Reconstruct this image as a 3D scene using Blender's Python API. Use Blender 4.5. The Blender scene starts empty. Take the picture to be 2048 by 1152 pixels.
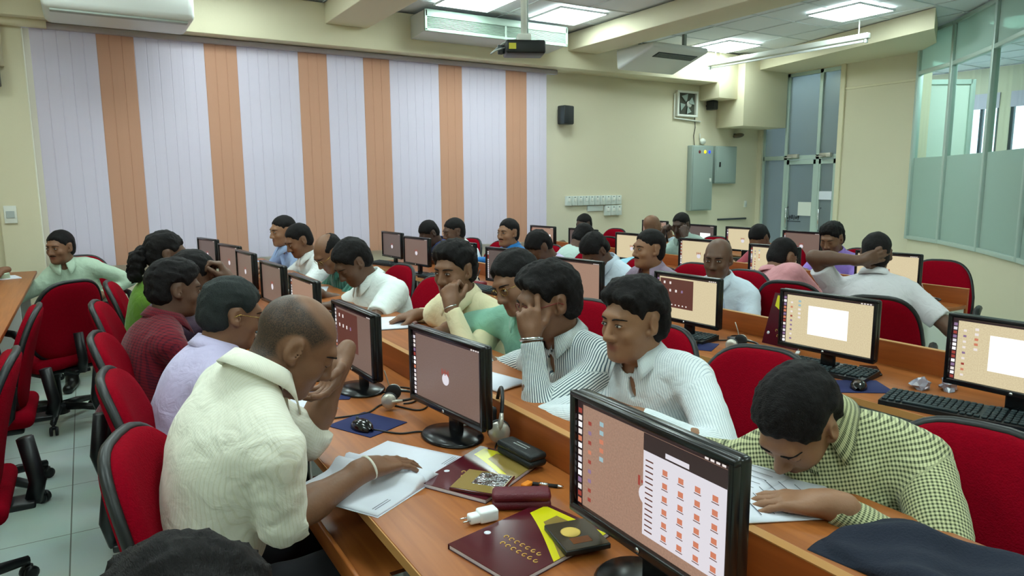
import bpy, bmesh, math, random
import numpy as np
from mathutils import Vector, Matrix
random.seed(7)
PI = math.pi
SC = bpy.context.scene
COL = SC.collection
f32 = np.float32

# ------------------------------------------------------------------ materials
def lin(c):
    return tuple((x / 12.92 if x <= .04045 else ((x + .055) / 1.055) ** 2.4) for x in [v / 255 for v in c])

MATS = {}
def mat(name, col, rough=.55, metal=0, spec=.4, bump=None, vary=None, emit=None, trans=0, alpha=1, coat=0, sheen=0):
    """col is sRGB 0-255. bump=(scale,strength) vary=(scale,amount)"""
    if name in MATS: return MATS[name]
    m = bpy.data.materials.new(name); m.use_nodes = True
    nt = m.node_tree; b = nt.nodes['Principled BSDF']
    c = lin(col)
    b.inputs['Base Color'].default_value = (*c, 1)
    b.inputs['Roughness'].default_value = rough
    b.inputs['Metallic'].default_value = metal
    b.inputs['Specular IOR Level'].default_value = spec
    if coat: b.inputs['Coat Weight'].default_value = coat; b.inputs['Coat Roughness'].default_value = .1
    if sheen: b.inputs['Sheen Weight'].default_value = sheen
    if trans: b.inputs['Transmission Weight'].default_value = trans
    if alpha < 1: b.inputs['Alpha'].default_value = alpha
    tc = nt.nodes.new('ShaderNodeTexCoord')
    if vary:
        n = nt.nodes.new('ShaderNodeTexNoise'); n.inputs['Scale'].default_value = vary[0]; n.inputs['Detail'].default_value = 4
        nt.links.new(tc.outputs['Object'], n.inputs['Vector'])
        mx = nt.nodes.new('ShaderNodeMix'); mx.data_type = 'RGBA'
        a = vary[1]
        mx.inputs['A'].default_value = (*[x * (1 - a) for x in c], 1)
        mx.inputs['B'].default_value = (*[min(1, x * (1 + a)) for x in c], 1)
        nt.links.new(n.outputs['Fac'], mx.inputs['Factor']); nt.links.new(mx.outputs['Result'], b.inputs['Base Color'])
    if bump:
        n = nt.nodes.new('ShaderNodeTexNoise'); n.inputs['Scale'].default_value = bump[0]; n.inputs['Detail'].default_value = 3
        nt.links.new(tc.outputs['Object'], n.inputs['Vector'])
        bp = nt.nodes.new('ShaderNodeBump'); bp.inputs['Strength'].default_value = bump[1]; bp.inputs['Distance'].default_value = .01
        nt.links.new(n.outputs['Fac'], bp.inputs['Height']); nt.links.new(bp.outputs['Normal'], b.inputs['Normal'])
    if emit:
        b.inputs['Emission Color'].default_value = (*lin(emit[0]), 1); b.inputs['Emission Strength'].default_value = emit[1]
    MATS[name] = m
    return m

def wood(name, c1, c2, rough=.35, axis=1):
    m = bpy.data.materials.new(name); m.use_nodes = True; nt = m.node_tree; b = nt.nodes['Principled BSDF']
    tc = nt.nodes.new('ShaderNodeTexCoord'); mp = nt.nodes.new('ShaderNodeMapping')
    sc = [22, 22, 22]; sc[axis] = 1.2; mp.inputs['Scale'].default_value = sc
    nt.links.new(tc.outputs['Object'], mp.inputs['Vector'])
    n = nt.nodes.new('ShaderNodeTexNoise'); n.inputs['Scale'].default_value = 1.6; n.inputs['Detail'].default_value = 6; n.inputs['Distortion'].default_value = .8
    nt.links.new(mp.outputs['Vector'], n.inputs['Vector'])
    r = nt.nodes.new('ShaderNodeValToRGB'); r.color_ramp.elements[0].position = .3; r.color_ramp.elements[1].position = .72
    r.color_ramp.elements[0].color = (*lin(c1), 1); r.color_ramp.elements[1].color = (*lin(c2), 1)
    nt.links.new(n.outputs['Fac'], r.inputs['Fac']); nt.links.new(r.outputs['Color'], b.inputs['Base Color'])
    b.inputs['Roughness'].default_value = rough; b.inputs['Specular IOR Level'].default_value = .4
    MATS[name] = m
    return m

def shirt_mat(name, c1, c2=None, kind='plain', pu=.01, pv=.01, duty=.5, rough=.8):
    m = bpy.data.materials.new(name); m.use_nodes = True; nt = m.node_tree; b = nt.nodes['Principled BSDF']
    L = nt.links.new
    b.inputs['Roughness'].default_value = rough; b.inputs['Specular IOR Level'].default_value = .2; b.inputs['Sheen Weight'].default_value = .15
    tc = nt.nodes.new('ShaderNodeTexCoord')
    n = nt.nodes.new('ShaderNodeTexNoise'); n.inputs['Scale'].default_value = 14; n.inputs['Detail'].default_value = 5; n.inputs['Distortion'].default_value = 1.5
    L(tc.outputs['Object'], n.inputs['Vector'])
    bp = nt.nodes.new('ShaderNodeBump'); bp.inputs['Strength'].default_value = .35; bp.inputs['Distance'].default_value = .02
    L(n.outputs['Fac'], bp.inputs['Height']); L(bp.outputs['Normal'], b.inputs['Normal'])
    if kind == 'plain':
        b.inputs['Base Color'].default_value = (*lin(c1), 1)
    else:
        at = nt.nodes.new('ShaderNodeAttribute'); at.attribute_name = 'pat'
        sp = nt.nodes.new('ShaderNodeSeparateXYZ'); L(at.outputs['Vector'], sp.inputs[0])
        def wave(o, per):
            a = nt.nodes.new('ShaderNodeMath'); a.operation = 'DIVIDE'; L(o, a.inputs[0]); a.inputs[1].default_value = per
            f = nt.nodes.new('ShaderNodeMath'); f.operation = 'FRACT'; L(a.outputs[0], f.inputs[0])
            g = nt.nodes.new('ShaderNodeMath'); g.operation = 'LESS_THAN'; L(f.outputs[0], g.inputs[0]); g.inputs[1].default_value = duty
            return g.outputs[0]
        w = wave(sp.outputs[0], pu)
        if kind == 'check':
            w2 = wave(sp.outputs[1], pv)
            s = nt.nodes.new('ShaderNodeMath'); s.operation = 'ADD'; L(w, s.inputs[0]); L(w2, s.inputs[1])
            h = nt.nodes.new('ShaderNodeMath'); h.operation = 'MULTIPLY'; L(s.outputs[0], h.inputs[0]); h.inputs[1].default_value = .5
            w = h.outputs[0]
        mx = nt.nodes.new('ShaderNodeMix'); mx.data_type = 'RGBA'
        mx.inputs['A'].default_value = (*lin(c1), 1); mx.inputs['B'].default_value = (*lin(c2), 1)
        L(w, mx.inputs['Factor']); L(mx.outputs['Result'], b.inputs['Base Color'])
    MATS[name] = m
    return m

def skin_mat(name, col):
    m = bpy.data.materials.new(name); m.use_nodes = True; nt = m.node_tree; b = nt.nodes['Principled BSDF']; L = nt.links.new
    c = lin(col)
    b.inputs['Roughness'].default_value = .5; b.inputs['Specular IOR Level'].default_value = .4
    b.inputs['Subsurface Weight'].default_value = .0
    tc = nt.nodes.new('ShaderNodeTexCoord')
    n = nt.nodes.new('ShaderNodeTexNoise'); n.inputs['Scale'].default_value = 22; n.inputs['Detail'].default_value = 4
    L(tc.outputs['Object'], n.inputs['Vector'])
    mx = nt.nodes.new('ShaderNodeMix'); mx.data_type = 'RGBA'
    mx.inputs['A'].default_value = (*[x * .82 for x in c], 1); mx.inputs['B'].default_value = (*[x * 1.2 for x in c], 1)
    L(n.outputs['Fac'], mx.inputs['Factor'])
    at = nt.nodes.new('ShaderNodeAttribute'); at.attribute_name = 'tint'
    m2 = nt.nodes.new('ShaderNodeMix'); m2.data_type = 'RGBA'; L(mx.outputs['Result'], m2.inputs['A'])
    m2.inputs['B'].default_value = (c[0] * .75 + .03, c[1] * .5 + .005, c[2] * .55 + .008, 1)
    L(at.outputs['Fac'], m2.inputs['Factor'])
    a2 = nt.nodes.new('ShaderNodeAttribute'); a2.attribute_name = 'stub'
    n3 = nt.nodes.new('ShaderNodeTexNoise'); n3.inputs['Scale'].default_value = 420; n3.inputs['Detail'].default_value = 2; L(tc.outputs['Object'], n3.inputs['Vector'])
    mr = nt.nodes.new('ShaderNodeMapRange'); mr.inputs['From Min'].default_value = .35; mr.inputs['From Max'].default_value = .6; mr.inputs['To Min'].default_value = .55; mr.inputs['To Max'].default_value = .95; L(n3.outputs['Fac'], mr.inputs['Value'])
    mu = nt.nodes.new('ShaderNodeMath'); mu.operation = 'MULTIPLY'; L(a2.outputs['Fac'], mu.inputs[0]); L(mr.outputs['Result'], mu.inputs[1])
    m3 = nt.nodes.new('ShaderNodeMix'); m3.data_type = 'RGBA'; L(m2.outputs['Result'], m3.inputs['A']); m3.inputs['B'].default_value = (.016, .013, .012, 1)
    L(mu.outputs[0], m3.inputs['Factor']); L(m3.outputs['Result'], b.inputs['Base Color'])
    bp = nt.nodes.new('ShaderNodeBump'); bp.inputs['Strength'].default_value = .12; bp.inputs['Distance'].default_value = .004
    n2 = nt.nodes.new('ShaderNodeTexNoise'); n2.inputs['Scale'].default_value = 160; L(tc.outputs['Object'], n2.inputs['Vector'])
    L(n2.outputs['Fac'], bp.inputs['Height']); L(bp.outputs['Normal'], b.inputs['Normal'])
    MATS[name] = m
    return m

def hair_mat(name, col, rough=.62):
    m = bpy.data.materials.new(name); m.use_nodes = True; nt = m.node_tree; b = nt.nodes['Principled BSDF']; L = nt.links.new
    c = lin(col)
    tc = nt.nodes.new('ShaderNodeTexCoord'); mp = nt.nodes.new('ShaderNodeMapping'); mp.inputs['Scale'].default_value = (260, 60, 120)
    L(tc.outputs['Object'], mp.inputs['Vector'])
    n = nt.nodes.new('ShaderNodeTexNoise'); n.inputs['Scale'].default_value = 1.0; n.inputs['Detail'].default_value = 5; n.inputs['Distortion'].default_value = 2
    L(mp.outputs['Vector'], n.inputs['Vector'])
    mx = nt.nodes.new('ShaderNodeMix'); mx.data_type = 'RGBA'
    mx.inputs['A'].default_value = (*[x * .5 for x in c], 1); mx.inputs['B'].default_value = (*[x * 1.7 for x in c], 1)
    L(n.outputs['Fac'], mx.inputs['Factor']); L(mx.outputs['Result'], b.inputs['Base Color'])
    b.inputs['Roughness'].default_value = rough; b.inputs['Specular IOR Level'].default_value = .16
    bp = nt.nodes.new('ShaderNodeBump'); bp.inputs['Strength'].default_value = .8; bp.inputs['Distance'].default_value = .006
    L(n.outputs['Fac'], bp.inputs['Height']); L(bp.outputs['Normal'], b.inputs['Normal'])
    MATS[name] = m
    return m

def glass_mat(name, tint, clear=.75, rough=.05, body=None):
    """see-through pane: transparent + glossy, plus a share of white/frosted body"""
    m = bpy.data.materials.new(name); m.use_nodes = True; nt = m.node_tree; L = nt.links.new
    nt.nodes.remove(nt.nodes['Principled BSDF']); out = nt.nodes['Material Output']
    t = nt.nodes.new('ShaderNodeBsdfTransparent'); t.inputs['Color'].default_value = (*lin(tint), 1)
    g = nt.nodes.new('ShaderNodeBsdfGlossy'); g.inputs['Roughness'].default_value = rough; g.inputs['Color'].default_value = (.9, .95, .95, 1)
    fr = nt.nodes.new('ShaderNodeFresnel'); fr.inputs['IOR'].default_value = 1.5
    ge = nt.nodes.new('ShaderNodeNewGeometry')
    base = t.outputs[0]
    if body:
        d = nt.nodes.new('ShaderNodeBsdfDiffuse'); d.inputs['Color'].default_value = (*lin(body), 1)
        tl = nt.nodes.new('ShaderNodeBsdfTranslucent'); tl.inputs['Color'].default_value = (*lin(body), 1)
        m0 = nt.nodes.new('ShaderNodeMixShader'); m0.inputs[0].default_value = .4; L(d.outputs[0], m0.inputs[1]); L(tl.outputs[0], m0.inputs[2])
        m1 = nt.nodes.new('ShaderNodeMixShader'); m1.inputs[0].default_value = clear; L(m0.outputs[0], m1.inputs[1]); L(t.outputs[0], m1.inputs[2])
        base = m1.outputs[0]
    bf = nt.nodes.new('ShaderNodeMath'); bf.operation = 'SUBTRACT'; bf.inputs[0].default_value = 1; L(ge.outputs['Backfacing'], bf.inputs[1])
    fm = nt.nodes.new('ShaderNodeMath'); fm.operation = 'MULTIPLY'; L(fr.outputs[0], fm.inputs[0]); L(bf.outputs[0], fm.inputs[1])
    m2 = nt.nodes.new('ShaderNodeMixShader'); L(fm.outputs[0], m2.inputs[0]); L(base, m2.inputs[1]); L(g.outputs[0], m2.inputs[2])
    L(m2.outputs[0], out.inputs['Surface'])
    MATS[name] = m
    return m

def emit_mat(name, col, strength, grain=False):
    m = bpy.data.materials.new(name); m.use_nodes = True; nt = m.node_tree; b = nt.nodes['Principled BSDF']
    b.inputs['Base Color'].default_value = (.02, .02, .02, 1); b.inputs['Roughness'].default_value = .35
    b.inputs['Emission Color'].default_value = (*lin(col), 1); b.inputs['Emission Strength'].default_value = strength
    if grain:      # speckled cork-like wallpaper shown on the screens
        tc = nt.nodes.new('ShaderNodeTexCoord'); n = nt.nodes.new('ShaderNodeTexNoise'); n.inputs['Scale'].default_value = 260; n.inputs['Detail'].default_value = 3
        nt.links.new(tc.outputs['Object'], n.inputs['Vector'])
        mx = nt.nodes.new('ShaderNodeMix'); mx.data_type = 'RGBA'; c = lin(col)
        mx.inputs['A'].default_value = (*[x * .62 for x in c], 1); mx.inputs['B'].default_value = (*[min(1, x * 1.38) for x in c], 1)
        nt.links.new(n.outputs['Fac'], mx.inputs['Factor']); nt.links.new(mx.outputs['Result'], b.inputs['Emission Color'])
    MATS[name] = m
    return m

# ------------------------------------------------------------------ mesh helpers
class MB:
    """collects shapes into one mesh"""
    def __init__(s): s.v = []; s.f = []; s.m = []; s.sm = []
    def add(s, verts, faces, mi=0, smooth=False):
        o = len(s.v); s.v += [tuple(v) for v in verts]; s.f += [tuple(i + o for i in f) for f in faces]
        s.m += [mi] * len(faces); s.sm += [smooth] * len(faces); return s
    def box(s, c, size, bev=0, mi=0, M=None, seg=2):
        bm = bmesh.new(); bmesh.ops.create_cube(bm, size=1)
        bmesh.ops.scale(bm, vec=size, verts=bm.verts)
        if bev: bmesh.ops.bevel(bm, geom=list(bm.edges), offset=min(bev, min(size) * .49), segments=seg, affect='EDGES', profile=.5)
        if M is not None: bmesh.ops.transform(bm, matrix=M, verts=bm.verts)
        bmesh.ops.translate(bm, vec=c, verts=bm.verts)
        bm.verts.index_update()
        s.add([v.co[:] for v in bm.verts], [[v.index for v in f.verts] for f in bm.faces], mi, bool(bev)); bm.free(); return s
    def bx(s, x0, x1, y0, y1, z0, z1, bev=0, mi=0):
        return s.box(((x0 + x1) / 2, (y0 + y1) / 2, (z0 + z1) / 2), (abs(x1 - x0), abs(y1 - y0), abs(z1 - z0)), bev, mi)
    def tube(s, pts, r, n=8, mi=0, closed=False, cap=True):
        pts = [Vector(p) for p in pts]; N = len(pts); rs = r if isinstance(r, (list, tuple)) else [r] * N
        vs = []; up = None
        for i, p in enumerate(pts):
            a = pts[(i - 1) % N] if (closed or i > 0) else p; b = pts[(i + 1) % N] if (closed or i < N - 1) else p
            t = (b - a).normalized()
            if up is None:
                up = Vector((0, 0, 1)) if abs(t.z) < .9 else Vector((1, 0, 0))
            x = t.cross(up)
            if x.length < 1e-5: x = t.orthogonal()
            x.normalize(); y = x.cross(t).normalized(); up = y
            for k in range(n):
                q = 2 * PI * k / n; vs.append(p + (x * math.cos(q) + y * math.sin(q)) * rs[i])
        fs = []
        for i in range(N if closed else N - 1):
            j = (i + 1) % N
            for k in range(n):
                k2 = (k + 1) % n; fs.append((i * n + k, i * n + k2, j * n + k2, j * n + k))
        if cap and not closed:
            fs.append(tuple(range(n))[::-1]); fs.append(tuple((N - 1) * n + k for k in range(n)))
        return s.add(vs, fs, mi, True)
    def lathe(s, prof, c=(0, 0, 0), n=24, mi=0, smooth=True, M=None):
        vs = []; fs = []
        for r, z in prof:
            for k in range(n):
                a = 2 * PI * k / n; p = Vector((r * math.cos(a), r * math.sin(a), z))
                if M is not None: p = M @ p
                vs.append((p.x + c[0], p.y + c[1], p.z + c[2]))
        for i in range(len(prof) - 1):
            for k in range(n):
                k2 = (k + 1) % n; fs.append((i * n + k, i * n + k2, (i + 1) * n + k2, (i + 1) * n + k))
        fs.append(tuple(range(n))[::-1]); fs.append(tuple((len(prof) - 1) * n + k for k in range(n)))
        return s.add(vs, fs, mi, smooth)
    def ell(s, c, r, n=16, mi=0, M=None):
        vs = []; fs = []; m = n // 2
        for i in range(m + 1):
            th = PI * i / m
            for k in range(n):
                a = 2 * PI * k / n; p = Vector((r[0] * math.sin(th) * math.cos(a), r[1] * math.sin(th) * math.sin(a), r[2] * math.cos(th)))
                if M is not None: p = M @ p
                vs.append((p.x + c[0], p.y + c[1], p.z + c[2]))
        for i in range(m):
            for k in range(n):
                k2 = (k + 1) % n; fs.append((i * n + k, (i + 1) * n + k, (i + 1) * n + k2, i * n + k2))
        return s.add(vs, fs, mi, True)
    def quad(s, a, b, c, d, mi=0): return s.add([a, b, c, d], [(0, 1, 2, 3)], mi)
    def prism(s, poly, z0, z1, mi=0):
        n = len(poly); vs = [(x, y, z0) for x, y in poly] + [(x, y, z1) for x, y in poly]
        fs = [tuple(range(n))[::-1], tuple(range(n, 2 * n))] + [(i, (i + 1) % n, n + (i + 1) % n, n + i) for i in range(n)]
        return s.add(vs, fs, mi)
    def mesh(s, name, mats):
        me = bpy.data.meshes.new(name); me.from_pydata(s.v, [], s.f)
        for m in (mats if isinstance(mats, (list, tuple)) else [mats]): me.materials.append(m)
        me.polygons.foreach_set('material_index', s.m); me.polygons.foreach_set('use_smooth', s.sm)
        me.validate(); me.update()
        return me
    def build(s, name, mats, parent=None, loc=(0, 0, 0), rotz=0):
        o = bpy.data.objects.new(name, s.mesh(name, mats)); COL.objects.link(o)
        o.location = loc; o.rotation_euler = (0, 0, rotz)
        if parent is not None: o.parent = parent
        if any(s.sm) and not all(s.sm): pass
        return o

def tag(o, label=None, cat=None, group=None, kind=None):
    if label: o['label'] = label
    if cat: o['category'] = cat
    if group: o['group'] = group
    if kind: o['kind'] = kind
    return o
def thing(name, label, cat, loc=(0, 0, 0), rotz=0, group=None):
    o = bpy.data.objects.new(name, None); COL.objects.link(o); o.empty_display_size = .1
    o.location = loc; o.rotation_euler = (0, 0, rotz)
    return tag(o, label, cat, group)
def dup(root, loc, rotz, label, group=None):
    r = root.copy(); COL.objects.link(r); r.location = loc; r.rotation_euler = (0, 0, rotz); r['label'] = label
    if group: r['group'] = group
    for ch in list(root.children):
        c = ch.copy(); COL.objects.link(c); c.parent = r
        for g in list(ch.children):
            d = g.copy(); COL.objects.link(d); d.parent = c
    return r
def struct(mb, name, mats, parent=None, loc=(0, 0, 0)):
    o = mb.build(name, mats, parent, loc)
    if parent is None: o['kind'] = 'structure'
    return o
QN, QM, QF = .0048, .0066, .011
EXPO = 0.80
CAMROT = [[0.85473, 0.08249, -0.51248], [-0.51903, 0.12266, -0.84591], [-0.00692, 0.98901, 0.14765]]
# ------------------------------------------------------------------ implicit-surface figures
def nz(v): v = np.asarray(v, float); return v / max(np.linalg.norm(v), 1e-9)
A3 = lambda *v: np.array(v, float)

def _ev(pr, P):
    k = pr['t']
    if k == 'c':
        a, b = pr['a'], pr['b']; ab = (b - a); L2 = max(float(ab @ ab), 1e-9)
        pa = P - a; t = np.clip(pa @ ab / L2, 0, 1); r = pr['ra'] + (pr['rb'] - pr['ra']) * t
        d = np.sqrt(((pa - t[:, None] * ab) ** 2).sum(1)) - r
        if pr.get('cap') is not None:
            d = np.maximum(d, (P - b) @ (ab / math.sqrt(L2)))
        return d
    if k == 'e':
        q = (P - pr['c']) @ pr['R'].T
        r = pr['r']; k0 = np.sqrt(((q / r) ** 2).sum(1)); k1 = np.sqrt(((q / (r * r)) ** 2).sum(1))
        return k0 * (k0 - 1) / np.maximum(k1, 1e-6)
    if k == 'p':
        return (P - pr['o']) @ pr['n']
def cap(a, b, ra, rb, k=.02, op='+', flat=None):
    a = np.asarray(a, f32); b = np.asarray(b, f32)
    return dict(t='c', a=a, b=b, ra=ra, rb=rb, k=k, op=op, cap=flat, bc=(a + b) / 2, br=float(np.linalg.norm(b - a)) / 2 + max(ra, rb))
def ell(c, R, r, k=.02, op='+'):
    c = np.asarray(c, f32); r = np.asarray(r, f32)
    return dict(t='e', c=c, R=np.asarray(R, f32), r=r, k=k, op=op, bc=c, br=float(max(r)))
def plane(o, n, k=.004):   # keeps the side where (p-o).n < 0
    return dict(t='p', o=np.asarray(o, f32), n=np.asarray(nz(n), f32), k=k, op='&', bc=None, br=0)
def smin(a, b, k):
    h = np.clip(.5 + .5 * (b - a) / k, 0, 1)
    return b * (1 - h) + a * h - k * h * (1 - h)
def field(prims, P):
    d = np.full(len(P), .3, f32)
    for pr in prims:
        v = _ev(pr, P)
        if pr['op'] == '+': d = smin(d, v, pr['k'])
        elif pr['op'] == '-': d = -smin(-d, v, pr['k'])
        else: d = -smin(-d, -v, pr['k'])
    return d
def ripple(P, sc, ph=0):
    Q = P * sc
    Q = Q + .8 * np.sin(Q[:, [1, 2, 0]] * 1.7 + ph)
    return (np.sin(Q[:, 0] * 2.1 + Q[:, 1] * .6 + ph) + np.sin(Q[:, 1] * 1.9 + Q[:, 2] * .9 + 2 * ph) + np.sin(Q[:, 2] * 2.3 - Q[:, 0] * .7 + .5 * ph)) / 3

CORN = np.array([[i, j, k] for i in (0, 1) for j in (0, 1) for k in (0, 1)])
EDG = [(a, b) for a in range(8) for b in range(a + 1, 8) if abs(CORN[a] - CORN[b]).sum() == 1]
def surf_mesh(prims, h, disp=None):
    plus = [p for p in prims if p['op'] == '+']
    lo = np.min([p['bc'] - p['br'] for p in plus], 0) - .03; hi = np.max([p['bc'] + p['br'] for p in plus], 0) + .03
    B = 14
    nb = np.ceil((hi - lo) / h / B).astype(int); dims = nb * B + 1
    V = np.full(tuple(dims), .3, f32)
    g = np.arange(B + 1, dtype=f32) * h
    off = np.stack(np.meshgrid(g, g, g, indexing='ij'), -1).reshape(-1, 3)
    half = B * h * .5 * 1.7321
    cen = [None]
    for bi in range(nb[0]):
        for bj in range(nb[1]):
            for bk in range(nb[2]):
                o = lo + np.array([bi, bj, bk]) * B * h; c = o + B * h / 2
                loc = []; any_ = False
                for p in prims:
                    if p['op'] == '&': loc.append(p); continue
                    dd = np.linalg.norm(p['bc'] - c) - p['br'] - half
                    if p['t'] == 'c' and dd < .02:
                        ab = p['b'] - p['a']; t = np.clip((c - p['a']) @ ab / max(float(ab @ ab), 1e-9), 0, 1)
                        dd = np.linalg.norm(c - p['a'] - t * ab) - max(p['ra'], p['rb']) - half
                    if dd < .045:
                        loc.append(p); any_ = any_ or (p['op'] == '+' and dd < .02)
                if not any_: continue
                P = (off + o.astype(f32)).astype(f32)
                d = field(loc, P)
                if disp is not None: d = d + disp(P)
                V[bi * B:(bi + 1) * B + 1, bj * B:(bj + 1) * B + 1, bk * B:(bk + 1) * B + 1] = d.reshape(B + 1, B + 1, B + 1)
    V[0] = V[-1] = .3; V[:, 0] = V[:, -1] = .3; V[:, :, 0] = V[:, :, -1] = .3
    I = V < 0
    cnt = np.zeros(tuple(dims - 1), np.int8)
    for c in CORN:
        cnt += I[c[0]:dims[0] - 1 + c[0], c[1]:dims[1] - 1 + c[1], c[2]:dims[2] - 1 + c[2]]
    act = np.argwhere((cnt > 0) & (cnt < 8))
    idx = np.full(tuple(dims - 1), -1, np.int32); idx[tuple(act.T)] = np.arange(len(act))
    vals = np.stack([V[tuple((act + c).T)] for c in CORN], 1)
    pos = np.zeros((len(act), 3), f32); num = np.zeros(len(act), f32)
    for a, b in EDG:
        va, vb = vals[:, a], vals[:, b]; m = (va < 0) != (vb < 0)
        t = np.where(m, va / np.where(m, va - vb, 1), 0)
        pos += np.where(m[:, None], CORN[a] + t[:, None] * (CORN[b] - CORN[a]), 0); num += m
    pos = (act + pos / num[:, None]) * h + lo
    quads = []
    for ax in range(3):
        s0 = [slice(1, -1)] * 3; s1 = [slice(1, -1)] * 3
        s0[ax] = slice(0, -1); s1[ax] = slice(1, None)
        A, Bv = I[tuple(s0)], I[tuple(s1)]
        ch = np.argwhere(A != Bv); 
        if not len(ch): continue
        fl = A[tuple(ch.T)]
        e = ch + 1; e[:, ax] -= 1
        u, w = (ax + 1) % 3, (ax + 2) % 3
        du = np.zeros(3, int); du[u] = 1; dw = np.zeros(3, int); dw[w] = 1
        q = np.stack([idx[tuple((e - du - dw).T)], idx[tuple((e - dw).T)], idx[tuple(e.T)], idx[tuple((e - du).T)]], 1)
        q[~fl] = q[~fl][:, ::-1]
        quads.append(q)
    Q = np.concatenate(quads); Q = Q[(Q >= 0).all(1)]
    return pos.astype(f32), Q
def np_obj(name, pos, Q, m, parent=None, loc=None, attrs=None):
    me = bpy.data.meshes.new(name)
    p = pos - (np.asarray(loc, f32) if loc is not None else 0)
    me.vertices.add(len(p)); me.vertices.foreach_set('co', p.astype(f32).ravel())
    me.loops.add(Q.size); me.loops.foreach_set('vertex_index', Q.astype(np.int32).ravel())
    me.polygons.add(len(Q)); me.polygons.foreach_set('loop_start', np.arange(len(Q), dtype=np.int32) * 4)
    me.polygons.foreach_set('use_smooth', np.ones(len(Q), bool))
    me.update(calc_edges=True)
    for n_, (typ, arr) in (attrs or {}).items():
        at = me.attributes.new(n_, typ, 'POINT'); at.data.foreach_set('vector' if typ == 'FLOAT_VECTOR' else 'value', arr.astype(f32).ravel())
    me.materials.append(m)
    o = bpy.data.objects.new(name, me); COL.objects.link(o)
    if parent is not None: o.parent = parent
    elif loc is not None: o.location = tuple(float(x) for x in loc)
    return o

def ydir(deg): a = math.radians(deg); return A3(math.cos(a), math.sin(a), 0)
def hand_prims(W, d, n, right, pose, k=.006, fs=1.0):
    d = nz(d); n = nz(np.asarray(n, float) - d * (d @ np.asarray(n, float))); t = np.cross(d, n) * (1 if right else -1)
    cur = {'flat': (10, 12, 8), 'rest': (22, 28, 18), 'curl': (55, 65, 40), 'fist': (80, 95, 60), 'pen': (48, 50, 30), 'point': (20, 15, 10)}[pose]
    pr = [ell(W + .05 * d + .002 * n, np.stack([t, d, n]), (.04, .052, .017), .012),
          cap(W - .03 * d, W + .03 * d, .025, .027, .02)]
    off = (.0315, .0105, -.0105, -.0305); kn = (.088, .093, .088, .078)
    seg = ((.042, .026, .021), (.046, .029, .022), (.042, .027, .021), (.033, .021, .019))
    tips = []
    for i in range(4):
        K = W + kn[i] * d + off[i] * t
        pr.append(cap(W + .015 * d + off[i] * .55 * t, K, .0135 * fs, .0115 * fs, .010))
        a = [math.radians(c * (1 + .08 * (i - 1))) for c in cur]
        if pose == 'point' and i > 0: a = [math.radians(c) for c in (75, 90, 50)]
        fan = math.radians((5, 1, -3, -8)[i]); dd = nz(d * math.cos(fan) + t * math.sin(fan)); ang = 0; q = K; r = .0098 * fs
        if i == 3: r = .0084 * fs
        for j in range(3):
            ang += a[j]; e = q + seg[i][j] * (dd * math.cos(ang) + n * math.sin(ang))
            pr.append(cap(q, e, r, r * .9, .0045)); q = e; r *= .9
        tips.append(q)
    th = (.6, .75, .3) if pose in ('flat', 'rest', 'point') else (.62, .5, .62)
    q = W + .022 * d + .02 * t + .006 * n; e = q + .044 * nz(th[0] * d + th[1] * t + th[2] * n)
    pr.append(cap(q, e, .016 * fs, .0125 * fs, .012)); q = e
    e = q + .03 * nz(.85 * d + .38 * t + .4 * n); pr.append(cap(q, e, .0122 * fs, .0105 * fs, .005)); q = e
    e = q + .024 * nz(.95 * d + .1 * t + .4 * n); pr.append(cap(q, e, .0108 * fs, .0088 * fs, .005)); tips.append(e)
    return pr, tips
def ik(S, W, hint, a=.285, b=.25):
    v = W - S; L = np.linalg.norm(v)
    if L > (a + b) * .985: s = L / ((a + b) * .985); a *= s; b *= s
    x = (a * a - b * b + L * L) / (2 * L); h = math.sqrt(max(a * a - x * x, 0))
    u = v / L; hp = np.asarray(hint, float); hp = nz(hp - u * (hp @ u))
    return S + u * x + hp * h

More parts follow.
